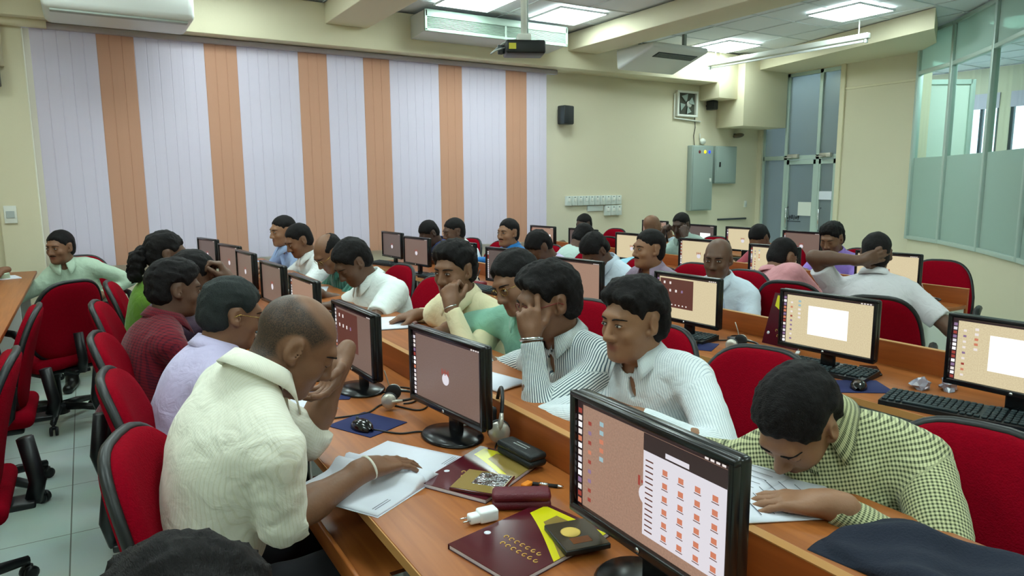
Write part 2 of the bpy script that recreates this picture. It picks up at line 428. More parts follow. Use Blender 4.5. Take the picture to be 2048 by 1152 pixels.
SKIN = {}
def person(label, head, yaw, hy, hp, hr=0, lean=None, L=None, R=None, arm=(.285, .25), shirt='white', sleeve='long', skin='brown', hair='short', hairm='black_hair',
           res=.007, b=1.0, extras=(), trousers='dark_trousers', hips=None, hz=.50, neck=None, tuck=False, collar=True, open_neck=False):
    head = A3(*head); f = ydir(yaw); up = A3(0, 0, 1)
    # head frame
    hf = ydir(hy); p = math.radians(hp); Fh = hf * math.cos(p) - up * math.sin(p); Uh = up * math.cos(p) + hf * math.sin(p); Rh = np.cross(Fh, Uh)
    if hr:
        a = math.radians(hr); Rh, Uh = Rh * math.cos(a) - Uh * math.sin(a), Uh * math.cos(a) + Rh * math.sin(a)
    HM = np.stack([Rh, Fh, Uh])
    hd = lambda x, y, z: head + x * Rh + y * Fh + z * Uh
    pit = math.radians(max(0, min(hp, 50)))
    nb = head - .150 * nz(Uh + .25 * up) - .03 * f if neck is None else A3(*neck)      # base of the neck
    hz = min(hz, nb[2] - .34)
    dz = nb[2] - hz
    ln = lean if lean is not None else math.sqrt(max(.50 ** 2 - dz * dz, .10 ** 2))
    hip = nb - f * ln; hip[2] = hz
    if hips is not None: hip = A3(*hips, hz)
    u = nz(nb - hip); ft = nz(f - u * (f @ u)); r = np.cross(ft, u); TL = np.linalg.norm(nb - hip)
    TR = np.stack([r, ft, u])
    base = A3(hip[0], hip[1], 0)
    tp = lambda x, y, z: hip + x * r + y * ft + z * u
    SW = .178 * b
    def torso(i, s=1):
        return [ell(tp(0, -.01, .0), TR, (.165 * b + i, .125 * b + i, .14 + i), .04),
                ell(tp(0, .015, .36 * TL), TR, (.150 * b + i, .118 * b + i, .17 + i), .06),
                ell(tp(0, -.012, .70 * TL), TR, (.165 * b + i, .115 * b + i, .17 + i), .06),
                cap(tp(-SW * .82, -.005, TL - .088), tp(SW * .82, -.005, TL - .088), .058 + i, .058 + i, .05),
                cap(tp(0, -.012, TL + .0), tp(-SW * .72, -.005, TL - .045), .05 + i * .7, .045 + i, .04), cap(tp(0, -.012, TL + .0), tp(SW * .72, -.005, TL - .045), .05 + i * .7, .045 + i, .04)]
    arms = {}
    for sd, spec in ((-1, L), (1, R)):
        S = tp(sd * SW, .012, TL - .088)
        spec = spec or {}
        W = A3(*spec['w']) if 'w' in spec else A3(head[0], head[1], 0) + f * .20 + r * sd * .15 + up * .80
        W0 = W
        hint = spec.get('e'); hint = A3(*hint) if hint is not None else -up * 1.0 + r * sd * .7 - f * .3
        mxl = sum(arm) * 1.06
        if np.linalg.norm(W - S) > mxl: W = S + nz(W - S) * mxl
        E_ = A3(*spec['E']) if 'E' in spec else ik(S, W, hint, *arm)
        fd = A3(*spec['d']) if 'd' in spec else nz(nz(W - E_) * A3(1, 1, .2) + f * .3)
        pn = A3(*spec['n']) if 'n' in spec else -up
        hpr, tips = hand_prims(W, fd, pn, sd > 0, spec.get('p', 'rest'), fs=1.0 if res < .006 else 1.12)
        arms[sd] = (S, E_, W, hpr, tips, nz(fd))
    # ---- skin
    pr = torso(-.012)
    for sd in (-1, 1):
        S, E_, W, hpr, tips, fd = arms[sd]
        pr += [cap(S, E_, .047 * b, .040, .03), cap(E_, E_ + (W - E_) * .35, .041, .041, .02), cap(E_ + (W - E_) * .3, W, .041, .0265, .02)] + hpr
    pr += [cap(nb - u * .03, hd(0, -.03, -.055), .06, .055, .03)]
    hpm = [ell(hd(0, -.016, .032), HM, (.076, .098, .087), .03), ell(hd(0, .032, -.03), HM, (.064, .064, .088), .035),
           ell(hd(0, .04, -.083), HM, (.050, .05, .036), .03), cap(hd(-.012, .078, -.098), hd(.012, .078, -.098), .017, .017, .02),
           cap(hd(-.03, .083, .03), hd(.03, .083, .03), .012, .012, .018), ell(hd(-.042, .06, -.028), HM, (.022, .026, .022), .02), ell(hd(.042, .06, -.028), HM, (.022, .026, .022), .02),
           cap(hd(-.031, .104, .007), hd(-.033, .104, .006), .014, .014, .012, '-'), cap(hd(.031, .104, .007), hd(.033, .104, .006), .014, .014, .012, '-'),
           cap(hd(0, .094, .012), hd(0, .113, -.03), .0075, .0125, .010), cap(hd(-.013, .100, -.036), hd(-.010, .106, -.033), .0095, .009, .007), cap(hd(.013, .100, -.036), hd(.010, .106, -.033), .0095, .009, .007),
           ell(hd(-.0315, .0835, .007), HM, (.0145, .0115, .0105), .006), ell(hd(.0315, .0835, .007), HM, (.0145, .0115, .0105), .006),
           cap(hd(-.017, .091, -.0585), hd(.017, .091, -.0585), .0065, .0065, .006), cap(hd(-.014, .091, -.069), hd(.014, .091, -.069), .0075, .0075, .006),
           cap(hd(-.024, .100, -.0637), hd(.024, .100, -.0637), .0022, .0022, .004, '-')]
    for sd in (-1, 1):
        er = np.stack([Rh * .94 + Fh * .34 * sd * -1, Fh * .94 + Rh * .34 * sd, Uh])
        hpm += [ell(hd(sd * .079, -.012, -.004), er, (.009, .022, .034), .008), cap(hd(sd * .075, .004, -.03), hd(sd * .072, .002, -.034), .009, .008, .008), ell(hd(sd * .088, -.006, .0), er, (.007, .011, .02), .005, '-')]
    pr += hpm
    pos, Q = surf_mesh(pr, res)
    # lips and palms carry a slightly different natural colour
    q = (pos - head) @ HM.T
    lip = np.clip(1.3 - np.sqrt((q[:, 0] / .024) ** 2 + ((q[:, 1] - .095) / .016) ** 2 + ((q[:, 2] + .0635) / .0125) ** 2), 0, 1) * 1.2
    tint = np.clip(lip, 0, 1)
    stub = np.zeros(len(q))
    if hair == 'stubble':      # close-cropped hair: a darker growth over the back and sides of the scalp
        hl = ((q - A3(0, .075, .07)) @ nz((0, -1.2, 1.0))) / .022
        bt = (q[:, 2] + .088) / .03; crown = (np.sqrt((q[:, 0] / .070) ** 2 + ((q[:, 1] - .035) / .105) ** 2 + ((q[:, 2] - .13) / .072) ** 2) - 1) / .25
        earm = np.where(np.abs(q[:, 0]) > .055, (np.sqrt((q[:, 1] + .010) ** 2 + (q[:, 2] + .004) ** 2) - .036) / .008, 9)
        stub = np.clip(np.minimum(np.minimum(hl, bt), np.minimum(crown, earm)), 0, 1) * (np.abs(q) < .2).all(1)
    body = np_obj('person', pos, Q, skin_of(skin), None, base, {'tint': ('FLOAT', tint), 'stub': ('FLOAT', stub)})
    tag(body, label, 'person')
    bl = base
    hres = res
    def fs(x, z, y0=.14):      # where the face surface is, going in from the front
        lo_, hi_ = .02, y0
        for _ in range(18):
            m = (lo_ + hi_) / 2
            if field(hpm, hd(x, m, z)[None].astype(f32))[0] < 0: lo_ = m
            else: hi_ = m
        return lo_
    M3 = Matrix(((Rh[0], Fh[0], Uh[0]), (Rh[1], Fh[1], Uh[1]), (Rh[2], Fh[2], Uh[2])))
    lc = lambda P: tuple(P - bl)
    closed = 'eyes_down' in extras
    if res < .011:
        for sd in (-1, 1):
            ys = fs(sd * .0315, .006)
            mb = MB(); 
            if closed:
                mb.tube([lc(hd(sd * .0315 + x, fs(sd * .0315 + x, -.002 - .0 * x) + .0004, -.0035 + 18 * x * x)) for x in (-.013, -.007, 0, .007, .013)], .0011, 6)
                mb.build('eyelash', MATS['black_hair'], body)
            else:
                mb.ell(lc(hd(sd * .0315, ys - .0028, .0055)), (.0118, .0046, .0044), 14, 0, M3)
                mb.ell(lc(hd(sd * .0315, ys - .0004, .0060)), (.0056, .0030, .0043), 12, 1, M3)
                mb.build('eye', [MATS['eye_white'], MATS['eye_iris']], body)
                mb = MB(); mb.tube([lc(hd(sd * .0315 + x, fs(sd * .0315 + x, .011) + .0006, .0125 - 26 * x * x)) for x in (-.013, -.007, 0, .007, .013)], .0012, 6)
                mb.build('eyelash', MATS['black_hair'], body)
            mb = MB(); pts = [lc(hd(sd * x, fs(sd * x, z) + .001, z)) for x, z in ((.013, .024), (.022, .0275), (.033, .0285), (.044, .026), (.05, .021))]
            mb.tube(pts, [.0020, .0028, .0027, .0022, .0012], 6); mb.build('eyebrow', MATS['black_hair'], body)
    if 'moustache' in extras:
        mb = MB(); pts = [lc(hd(x, fs(x, -.047 - 3.5 * x * x) + .0005, -.047 - 9 * x * x)) for x in (-.027, -.02, -.01, 0, .01, .02, .027)]
        mb.tube(pts, [.002, .004, .0052, .0045, .0052, .004, .002], 8); mb.build('moustache', MATS['black_hair'], body)
    if 'glasses' in extras or 'red_glasses' in extras:
        gm = MATS['red_frame'] if 'red_glasses' in extras else MATS['gold_frame']
        g = MB(); yr = max(fs(.0315, .02), fs(.0315, -.012), .09) + .009
        for sd in (-1, 1):
            g.tube([lc(hd(sd * .033 + .021 * math.cos(a), yr - .012 * abs(sd * .033 + .021 * math.cos(a)) * 4, .003 + .0155 * math.sin(a))) for a in np.linspace(0, 2 * PI, 20, endpoint=False)], .0014, 6, closed=True)
            g.tube([lc(hd(sd * .054, yr - .011, .008)), lc(hd(sd * .078, yr - .03, .009)), lc(hd(sd * .085, .0, .008)), lc(hd(sd * .083, -.02, -.006))], .0015, 6)
        g.tube([lc(hd(-.012, yr - .001, .006)), lc(hd(0, yr + .001, .009)), lc(hd(.012, yr - .001, .006))], .0014, 6)
        g.build('glasses', gm, body)
    # ---- hair
    if hair not in ('none', 'stubble'):
        T = {'short': .009, 'thick': .018, 'puffy': .022, 'curly': .02, 'fringe': .006, 'stubble': .0022, 'long': .016, 'tidy': .011}[hair]
        n1 = nz(-.92 * Fh + 1.0 * Uh)
        hq = [ell(hd(0, -.017, .034), HM, (.0765 + T * .7, .098 + T * .9, .0875 + T), .02), ell(hd(0, -.038, -.03), HM, (.068 + T * .6, .066 + T * .7, .072), .03)]
        if hair in ('puffy', 'curly'): hq.append(ell(hd(.01, .03, .088), HM, (.06, .055, .04 + .3 * T), .03))
        if hair == 'puffy': hq += [ell(hd(-.03, .068, .078), HM, (.05, .036, .032), .02), ell(hd(.03, .07, .07), HM, (.036, .03, .03), .02)]
        hx = {'puffy': .002, 'thick': .004, 'short': .010, 'tidy': .008, 'curly': .004, 'fringe': .02, 'stubble': .016, 'long': .006}[hair]
        po, pn_ = hd(0, .083, .058 + hx).astype(f32), nz(-1.25 * Fh + 1.0 * Uh).astype(f32)
        hq.append(plane(po, -pn_, .004))
        hq.append(plane(hd(0, 0, -.098), -Uh, .01))
        if hair == 'fringe': hq.append(ell(hd(0, .03, .12), HM, (.070, .12, .115), .012, '-'))
        if hair == 'stubble': hq.append(ell(hd(0, .055, .13), HM, (.078, .125, .105), .01, '-'))
        amp, frq = {'curly': (.0055, 70), 'puffy': (.0045, 55), 'thick': (.004, 60), 'long': (.006, 55)}.get(hair, (.0018, 70))
        if hair == 'stubble': amp = .0001
        ph = head[1] * 7; hc = head.astype(f32); HT = HM.T.astype(f32); bo, bn = hd(0, 0, -.098).astype(f32), Uh.astype(f32); hb = hd(0, -.03, 0).astype(f32)
        def hdisp(P):
            q_ = (P - hc) @ HT; e_ = np.minimum((P - po) @ pn_, ((P - bo) @ bn) * 1.0)
            # hair thins out to nothing at the hairline and above the ears
            ear = np.sqrt(((q_[:, 1] + .008) / .9) ** 2 + (q_[:, 2] + .004) ** 2) - .027
            e_ = np.minimum(e_, np.where(np.abs(q_[:, 0]) > .05, ear, 1))
            e_ = e_ + .005 * np.sin(q_[:, 0] * 90 + ph) + .004 * np.sin(q_[:, 0] * 210 + q_[:, 1] * 130)
            sc_ = .040 - .016 * np.clip(q_[:, 1] / .06, 0, 1)
            tp_ = np.clip(1 - e_ / sc_, 0, 1)
            st = q_ * np.array([1.0, .45, .8], f32)
            return (T * 1.0 + .002) * tp_ ** 1.25 + amp * (1 - tp_) * (ripple(st, frq, ph) + .55 * ripple(q_, frq * 2.4, ph + 1))
        pp, QQ = surf_mesh(hq, min(res, .0065), hdisp)
        np_obj('hair', pp - bl, QQ, MATS[hairm], body)
        if hair == 'long':
            tq_ = [ell(hd(-.01, -.115, .0), HM, (.042, .04, .042), .03), ell(hd(-.01, -.15, -.05), HM, (.055, .048, .062), .03), ell(hd(-.01, -.155, -.12), HM, (.045, .04, .06), .03)]
            pp, QQ = surf_mesh(tq_, .006, lambda P: .009 * ripple((P - hc) @ HT, 60, 1) + .004 * ripple((P - hc) @ HT, 150, 2)); np_obj('ponytail', pp - bl, QQ, MATS[hairm], body)
            for sd in (-1, 1): mb = MB(); mb.ell(lc(hd(sd * .092, -.006, -.045)), (.007, .007, .009), 10); mb.build('earring', MATS['gold_frame'], body)
    # ---- shirt
    i = .010
    sp = torso(i)
    for sd in (-1, 1):
        S, E_, W, hpr, tips, fd = arms[sd]
        d1 = nz(W - E_)
        if sleeve == 'long': sp += [cap(S, E_, .064 * b, .053, .03), cap(E_, W - d1 * .012, .053, .037, .02, flat=1)]
        elif sleeve == 'rolled': sp += [cap(S, E_, .066 * b, .058, .03), cap(E_, E_ + d1 * .03, .059, .060, .012, flat=1)]
        else: sp += [cap(S, S + (E_ - S) * .72, .068 * b, .066, .03, flat=1)]
    sp.append(cap(nb - u * .0, hd(0, -.03, -.05), .0635, .058, .004, '-'))
    if open_neck: sp.append(ell(nb + ft * .07 - u * .045, TR, (.015, .05, .034), .006, '-'))
    if not tuck: sp.append(plane(tp(0, 0, -.075), -u, .005))
    else: sp.append(plane(tp(0, 0, .02), -u, .005))
    ph = head[0] * 5 + head[1] * 3
    elb = [arms[-1][1].astype(f32), arms[1][1].astype(f32)]; shd = [arms[-1][0].astype(f32), arms[1][0].astype(f32)]
    def wr(P):
        w = .0007 + sum(.0036 * np.exp(-((P - e) ** 2).sum(1) / .010) for e in elb) + sum(.002 * np.exp(-((P - e) ** 2).sum(1) / .012) for e in shd)
        return w * (ripple(P, 34, ph) + .6 * ripple(P, 70, ph + 2)) + .0045 * ripple(P * np.array([1, 1, .6], f32), 13, ph)
    pp, QQ = surf_mesh(sp, res * 1.12, wr)
    # pattern coordinates that follow torso and sleeves
    best = np.full(len(pp), 1e9); pat = np.zeros((len(pp), 3), f32)
    loc = (pp - hip) @ TR.T
    dt = np.sqrt((np.maximum(np.abs(loc[:, 0]) - .11 * b, 0)) ** 2 + loc[:, 1] ** 2) / .13
    best = dt * 1.0; pat[:, 0] = loc[:, 0]; pat[:, 1] = loc[:, 2]
    for sd in (-1, 1):
        S, E_, W = arms[sd][:3]; acc = 0
        for a_, b_ in ((S + (E_ - S) * .12, E_), (E_, W)):
            ab = b_ - a_; ln_ = np.linalg.norm(ab); d_ = ab / ln_
            t = np.clip((pp - a_) @ d_, 0, ln_); w_ = pp - a_ - t[:, None] * d_; dist = np.sqrt((w_ ** 2).sum(1)) / .062
            e1 = nz(np.cross(d_, np.cross(ft, d_)) + 1e-6); e2 = np.cross(d_, e1)
            m = dist < best; best = np.where(m, dist, best)
            ang = np.arctan2(w_ @ e2, w_ @ e1) * .055
            pat[m, 0] = ang[m]; pat[m, 1] = (acc + (pp - a_) @ d_)[m]; acc += ln_
    sh = np_obj('shirt', pp - bl, QQ, MATS[shirt], body, None, {'pat': ('FLOAT_VECTOR', pat)})
    if collar and res < .011:
        ax = nz(u * .8 + nz(hd(0, -.03, -.06) - nb) * .7); cf = nz(ft - ax * (ft @ ax)); cr = np.cross(cf, ax); c0 = nb + .004 * ft
        verts = []; faces = []; n = 40; g0 = math.radians(14 if not open_neck else 30)
        rows = [(.064, .026), (.0675, .060), (.072, .063), (.083, .042), (.095, .020)]
        for k in range(n + 1):
            th = g0 + (2 * PI - 2 * g0) * k / n; fr = max(0, math.cos(th)) ** 4
            for j, (rr, hh) in enumerate(rows):
                R2 = rr + ((.036 if j == 4 else .018) * fr if j >= 3 else 0); H2 = hh - fr * (.010 + (.034 if j == 4 else (.016 if j == 3 else 0))) - .010 * (1 + math.cos(th)) / 2
                q_ = c0 + ax * H2 + (cf * math.cos(th) * 1.05 + cr * math.sin(th)) * R2 - cf * .008; verts.append(lc(q_))
        w = len(rows)
        for k in range(n):
            for j in range(w - 1): faces.append((k * w + j, k * w + j + 1, (k + 1) * w + j + 1, (k + 1) * w + j))
        mb = MB(); mb.add(verts, faces, 0, True); co = mb.build('collar', MATS[shirt], body)
        at = co.data.attributes.new('pat', 'FLOAT_VECTOR', 'POINT')
        pc = np.array([(2.2 * .075 * (2 * PI * (v // w) / n), .02 * (v % w), 0) for v in range(len(verts))], f32); at.data.foreach_set('vector', pc.ravel())
        md = co.modifiers.new('thick', 'SOLIDIFY'); md.thickness = .003; md.offset = 0
    if 'buttons' in extras:
        zs = np.linspace(TL - .10, .05, 26); line = []
        for z in zs:
            m = (np.abs(loc[:, 0]) < .012) & (np.abs(loc[:, 2] - z) < .012) & (loc[:, 1] > 0)
            if m.any(): line.append((z, loc[m, 1].max()))
        if len(line) > 6:
            ys_ = np.convolve([l[1] for l in line], np.ones(5) / 5, 'same'); ys_[:2] = [l[1] for l in line[:2]]; ys_[-2:] = [l[1] for l in line[-2:]]
            vs = []; fs_ = []
            for (z, _), y in zip(line, ys_):
                for x in (-.016, -.015, .015, .016): vs.append(lc(tp(x, y + (.0035 if abs(x) < .0155 else -.006), z)))
            for k in range(len(line) - 1):
                for j in range(3): fs_.append((k * 4 + j, k * 4 + j + 1, (k + 1) * 4 + j + 1, (k + 1) * 4 + j))
            mb = MB(); mb.add(vs, fs_, 0, True); po = mb.build('placket', MATS[shirt], body)
            at = po.data.attributes.new('pat', 'FLOAT_VECTOR', 'POINT')
            at.data.foreach_set('vector', np.array([(x, z, 0) for (z, _) in line for x in (-.016, -.015, .015, .016)], f32).ravel())
            for k in range(3, len(line), 5):
                mb = MB(); mb.ell(lc(tp(0, ys_[k] + .005, line[k][0])), (.006, .006, .003), 10, 0, Matrix(((r[0], u[0], ft[0]), (r[1], u[1], ft[1]), (r[2], u[2], ft[2])))); mb.build('button', MATS['button'], body)
    for ex in extras:
        if ex in ('bangle_R', 'watch_L', 'watch_R', 'thread_R', 'bangle_L'):
            S, E_, W, hpr, tips, fd = arms[-1 if ex[-1] == 'L' else 1]; d1 = nz(W - E_); e1 = nz(np.cross(d1, up)); e2 = np.cross(d1, e1)
            o_ = W - d1 * (.0 if ex[0] != 't' else -.005); rr = .031 if ex[0] != 'w' else .034
            mb = MB(); mb.tube([lc(o_ + (e1 * math.cos(a) + e2 * math.sin(a)) * rr) for a in np.linspace(0, 2 * PI, 24, endpoint=False)], .0035 if ex[0] != 'w' else .006, 6, closed=True)
            mb.build({'b': 'bracelet', 'w': 'wristwatch', 't': 'wristband'}[ex[0]], MATS['chrome' if ex[0] != 't' else 'white_thread'], body)
    if 'pocket' in extras:
        pass
    # ---- trousers, shoes
    tq = [ell(tp(0, -.012, -.02), TR, (.172 * b, .13 * b, .12), .04)]
    shoes = []
    for sd in (-1, 1):
        h0 = hip + r * sd * .085 - up * .01; kd = nz(f + r * sd * .12); K = h0 + kd * .40; K[2] = hip[2] + .01
        An = K + f * .02; An[2] = .10; An = An + f * (.06 if sd > 0 else -.06)
        tq += [cap(h0, K, .088, .062, .04), cap(K, An, .062, .05, .03, flat=1)]
        shoes.append((A3(An[0], An[1], 0), kd))
    if tuck: pass
    pp, QQ = surf_mesh(tq, max(res * 1.6, .011), lambda P: .003 * ripple(P, 24, ph))
    np_obj('trousers', pp - bl, QQ, MATS[trousers], body)
    for a_, d_ in shoes:
        sq = [cap(a_ + up * .045 - d_ * .04, a_ + up * .035 + d_ * .15, .04, .036, .02), cap(a_ + up * .06, a_ + up * .10, .042, .045, .03), plane(a_ + up * .003, -up, .003)]
        pp, QQ = surf_mesh(sq, .012); np_obj('shoe', pp - bl, QQ, MATS['black_shoe'], body)
    return body, hip, f
def skin_of(k): return MATS['skin_' + k]
# ------------------------------------------------------------------ materials used
mat('wall_paint', (216, 207, 182), .75, spec=.2, bump=(60, .06))
mat('beam_paint', (221, 212, 184), .7, spec=.2, bump=(60, .05))
mat('white_paint', (225, 226, 218), .6)
wood('desk_wood', (142, 78, 32), (168, 98, 44), .40, 1)
wood('partition_wood', (138, 68, 24), (162, 84, 34), .42, 1)
mat('edge_wood', (184, 132, 76), .5)
mat('grey_laminate', (176, 184, 182), .45)
mat('white_laminate', (206, 212, 206), .4)
mat('red_fabric', (132, 4, 24), .95, spec=.05, bump=(220, .4), vary=(90, .15))
mat('black_plastic', (22, 24, 26), .42, spec=.45)
mat('soft_black', (30, 33, 36), .6)
mat('grey_plastic', (60, 66, 70), .4)
mat('monitor_black', (14, 15, 18), .25, spec=.5)
mat('key_black', (38, 52, 56), .5)
mat('alu', (190, 206, 200), .4, metal=.3)
mat('chrome', (210, 212, 215), .2, metal=1)
mat('silver_plastic', (196, 190, 180), .3, metal=.5)
mat('mousepad', (28, 36, 84), .85)
mat('paper', (226, 228, 240), .75, vary=(40, .02))
mat('ink', (90, 92, 104), .8)
mat('book_maroon', (78, 18, 30), .18, spec=.6, coat=.5)
mat('book_yellow', (214, 205, 20), .25, spec=.5, coat=.4)
mat('book_olive', (140, 116, 60), .25, spec=.5, coat=.4)
mat('gold_ink', (214, 180, 90), .5)
mat('maroon_leather', (92, 16, 34), .45, bump=(300, .2))
mat('black_leather', (22, 26, 28), .45, bump=(300, .2))
mat('charger_white', (236, 238, 240), .35)
mat('plastic_film', (206, 208, 230), .15, trans=.55, spec=.6)
mat('cable', (20, 20, 22), .5)
mat('navy_cloth', (24, 30, 46), .9, bump=(200, .3))
mat('ac_white', (214, 216, 214), .4); mat('ac_grey', (150, 156, 150), .5); mat('ac_dark', (40, 46, 48), .6)
mat('ceiling_tile', (228, 230, 234), .8, spec=.1, bump=(120, .08))
mat('ceiling_rail', (216, 220, 222), .7)
mat('box_grey', (150, 164, 158), .45)
mat('black_shoe', (18, 16, 16), .35)
mat('eye_white', (168, 158, 150), .25); mat('eye_iris', (20, 12, 10), .1, spec=.7)
mat('gold_frame', (190, 160, 90), .25, metal=1); mat('red_frame', (120, 14, 22), .3)
mat('button', (230, 232, 236), .3); mat('white_thread', (225, 222, 210), .8)
mat('dark_trousers', (26, 26, 32), .85); mat('grey_trousers', (62, 64, 70), .85); mat('brown_trousers', (70, 56, 44), .85)
mat('board_white', (224, 234, 226), .3)
hair_mat('black_hair', (24, 21, 22)); hair_mat('grey_hair', (40, 44, 44)); hair_mat('stubble_hair', (58, 44, 38), .7)
skin_mat('skin_brown', (124, 87, 65)); skin_mat('skin_dark', (97, 69, 54)); skin_mat('skin_deep', (74, 53, 44)); skin_mat('skin_light', (146, 105, 79))
shirt_mat('cream', (232, 230, 216), (224, 221, 202), 'stripe', .008, duty=.25)
shirt_mat('lavender', (196, 186, 220)); shirt_mat('white', (230, 235, 236)); shirt_mat('white_blue', (208, 222, 236))
shirt_mat('maroon_check', (112, 18, 32), (60, 10, 30), 'check', .016, .012, .35)
shirt_mat('dark_purple', (52, 34, 50)); shirt_mat('green_blouse', (98, 140, 36)); shirt_mat('pale_green', (178, 200, 178))
shirt_mat('olive_check', (204, 205, 160), (62, 70, 46), 'check', .0075, .0085, .48)
shirt_mat('grey_pinstripe', (226, 232, 236), (182, 194, 204), 'stripe', .0075, duty=.28)
shirt_mat('dark_stripe', (228, 234, 234), (84, 102, 114), 'stripe', .0085, duty=.42)
shirt_mat('mint', (146, 202, 180)); shirt_mat('beige', (234, 222, 184)); shirt_mat('white_tee', (230, 238, 236))
shirt_mat('dark_green', (36, 86, 74), (70, 118, 104), 'stripe', .03, duty=.3); shirt_mat('light_blue', (160, 182, 222)); shirt_mat('mauve', (150, 132, 152))
shirt_mat('blue', (36, 112, 178)); shirt_mat('navy', (50, 62, 110)); shirt_mat('pink', (204, 142, 148)); shirt_mat('purple', (160, 130, 214))
shirt_mat('rose', (168, 74, 88)); shirt_mat('pale_grey_green', (182, 204, 196)); shirt_mat('grey_white', (206, 204, 208)); shirt_mat('cyan', (150, 200, 220)); shirt_mat('black_cloth', (24, 26, 32))
glass_mat('clear_glass', (240, 250, 247), rough=.02)
glass_mat('frosted_glass', (180, 210, 200), clear=.16, rough=.25, body=(196, 212, 204))
glass_mat('door_glass', (215, 222, 226), clear=.4, rough=.12, body=(158, 166, 168))
emit_mat('panel_light', (232, 255, 251), 14)
def floor_mat():
    m = bpy.data.materials.new('floor_tile'); m.use_nodes = True; nt = m.node_tree; b = nt.nodes['Principled BSDF']; L = nt.links.new
    tc = nt.nodes.new('ShaderNodeTexCoord'); br = nt.nodes.new('ShaderNodeTexBrick')
    br.offset = 0; br.inputs['Scale'].default_value = 1; br.inputs['Brick Width'].default_value = .6; br.inputs['Row Height'].default_value = .6
    br.inputs['Mortar Size'].default_value = .003; br.inputs['Mortar Smooth'].default_value = .2
    br.inputs['Color1'].default_value = (*lin((216, 232, 226)), 1); br.inputs['Color2'].default_value = (*lin((211, 228, 222)), 1); br.inputs['Mortar'].default_value = (*lin((128, 136, 126)), 1)
    mp = nt.nodes.new('ShaderNodeMapping'); mp.inputs['Location'].default_value = (.17, .1, 0)
    L(tc.outputs['Object'], mp.inputs['Vector']); L(mp.outputs['Vector'], br.inputs['Vector'])
    n = nt.nodes.new('ShaderNodeTexNoise'); n.inputs['Scale'].default_value = 3; n.inputs['Detail'].default_value = 5; L(tc.outputs['Object'], n.inputs['Vector'])
    mx = nt.nodes.new('ShaderNodeMix'); mx.data_type = 'RGBA'; mx.blend_type = 'MULTIPLY'; mx.inputs['Factor'].default_value = .25
    L(br.outputs['Color'], mx.inputs['A']); L(n.outputs['Color'], mx.inputs['B']); L(mx.outputs['Result'], b.inputs['Base Color'])
    b.inputs['Roughness'].default_value = .28; MATS['floor_tile'] = m
floor_mat()
def slat_mat(name, col):
    m = bpy.data.materials.new(name); m.use_nodes = True; nt = m.node_tree; L = nt.links.new
    b = nt.nodes['Principled BSDF']; out = nt.nodes['Material Output']; b.inputs['Base Color'].default_value = (*lin(col), 1); b.inputs['Roughness'].default_value = .8; b.inputs['Specular IOR Level'].default_value = .15
    t = nt.nodes.new('ShaderNodeBsdfTranslucent'); t.inputs['Color'].default_value = (*lin(col), 1)
    x = nt.nodes.new('ShaderNodeMixShader'); x.inputs[0].default_value = .08; L(b.outputs[0], x.inputs[1]); L(t.outputs[0], x.inputs[2]); L(x.outputs[0], out.inputs['Surface']); MATS[name] = m
slat_mat('slat_white', (209, 198, 213)); slat_mat('slat_salmon', (190, 142, 118))
Mt = MATS

# ------------------------------------------------------------------ room
YW, ZC = 7.5, 3.3
struct(MB().bx(-4, 13.5, -3.2, 9.5, -.1, 0), 'floor', Mt['floor_tile'])
# ceiling: suspended tiles in thin rails
c = MB().bx(-4, 13.5, -3.2, 9.5, ZC + .02, ZC + .12)
x = -3.9
while x < 13.4:
    c.bx(x - .01, x + .01, -3.2, 9.4, ZC + .012, ZC + .03, mi=1); x += .61
y = -3.1
while y < 9.4:
    c.bx(-4, 13.4, y - .01, y + .01, ZC + .011, ZC + .03, mi=1); y += .61
struct(c, 'ceiling', [Mt['ceiling_tile'], Mt['ceiling_rail']])
# back wall with the long window opening behind the blinds
WX0, WX1, WZ0, WZ1 = -.28, 5.06, .84, 2.86
w = MB(); 
w.bx(-4, WX0, YW, YW + .2, 0, ZC); w.bx(WX1, 9.23, YW, YW + .2, 0, ZC); w.bx(WX0, WX1, YW, YW + .2, 0, WZ0); w.bx(WX0, WX1, YW, YW + .2, WZ1, ZC)
struct(w, 'wall_back', Mt['wall_paint'])
struct(MB().bx(-4, 8.5, 7.16, YW, 2.9, ZC, .006), 'trim_1', Mt['beam_paint'])           # lintel beam
struct(MB().bx(-.62, -.33, 7.36, YW, 0, 2.9, .01), 'trim_2', Mt['beam_paint'])           # pier at the blind's end
struct(MB().bx(8.1, 9.03, 7.0, YW, 2.31, ZC, .004).bx(7.73, 8.1, 7.12, YW, 2.69, ZC, .004), 'trim_3', Mt['beam_paint'])
for k, (x0, x1) in enumerate(((2.19, 2.63), (5.15, 5.6), (-.78, -.34))):
    struct(MB().bx(x0, x1, -3.2, 7.16, 3.1, ZC, .008), 'ceiling_beam', Mt['beam_paint'])
win = MB()
for x in np.linspace(WX0, WX1, 6): win.bx(x - .025, x + .025, YW + .08, YW + .13, WZ0, WZ1)
for z in (WZ0 + .03, 2.2, WZ1 - .03): win.bx(WX0, WX1, YW + .08, YW + .13, z - .025, z + .025)
wo = struct(win, 'window_1', Mt['alu'])
MB().bx(WX0, WX1, YW + .10, YW + .106, WZ0, WZ1).build('pane', Mt['clear_glass'], wo)
# left and front walls (behind and beside the camera)
struct(MB().bx(-4.2, -4, -3.2, YW, 0, ZC), 'wall_left', Mt['wall_paint'])
struct(MB().bx(-4, 13.5, -3.4, -3.2, 0, ZC), 'wall_front', Mt['wall_paint'])
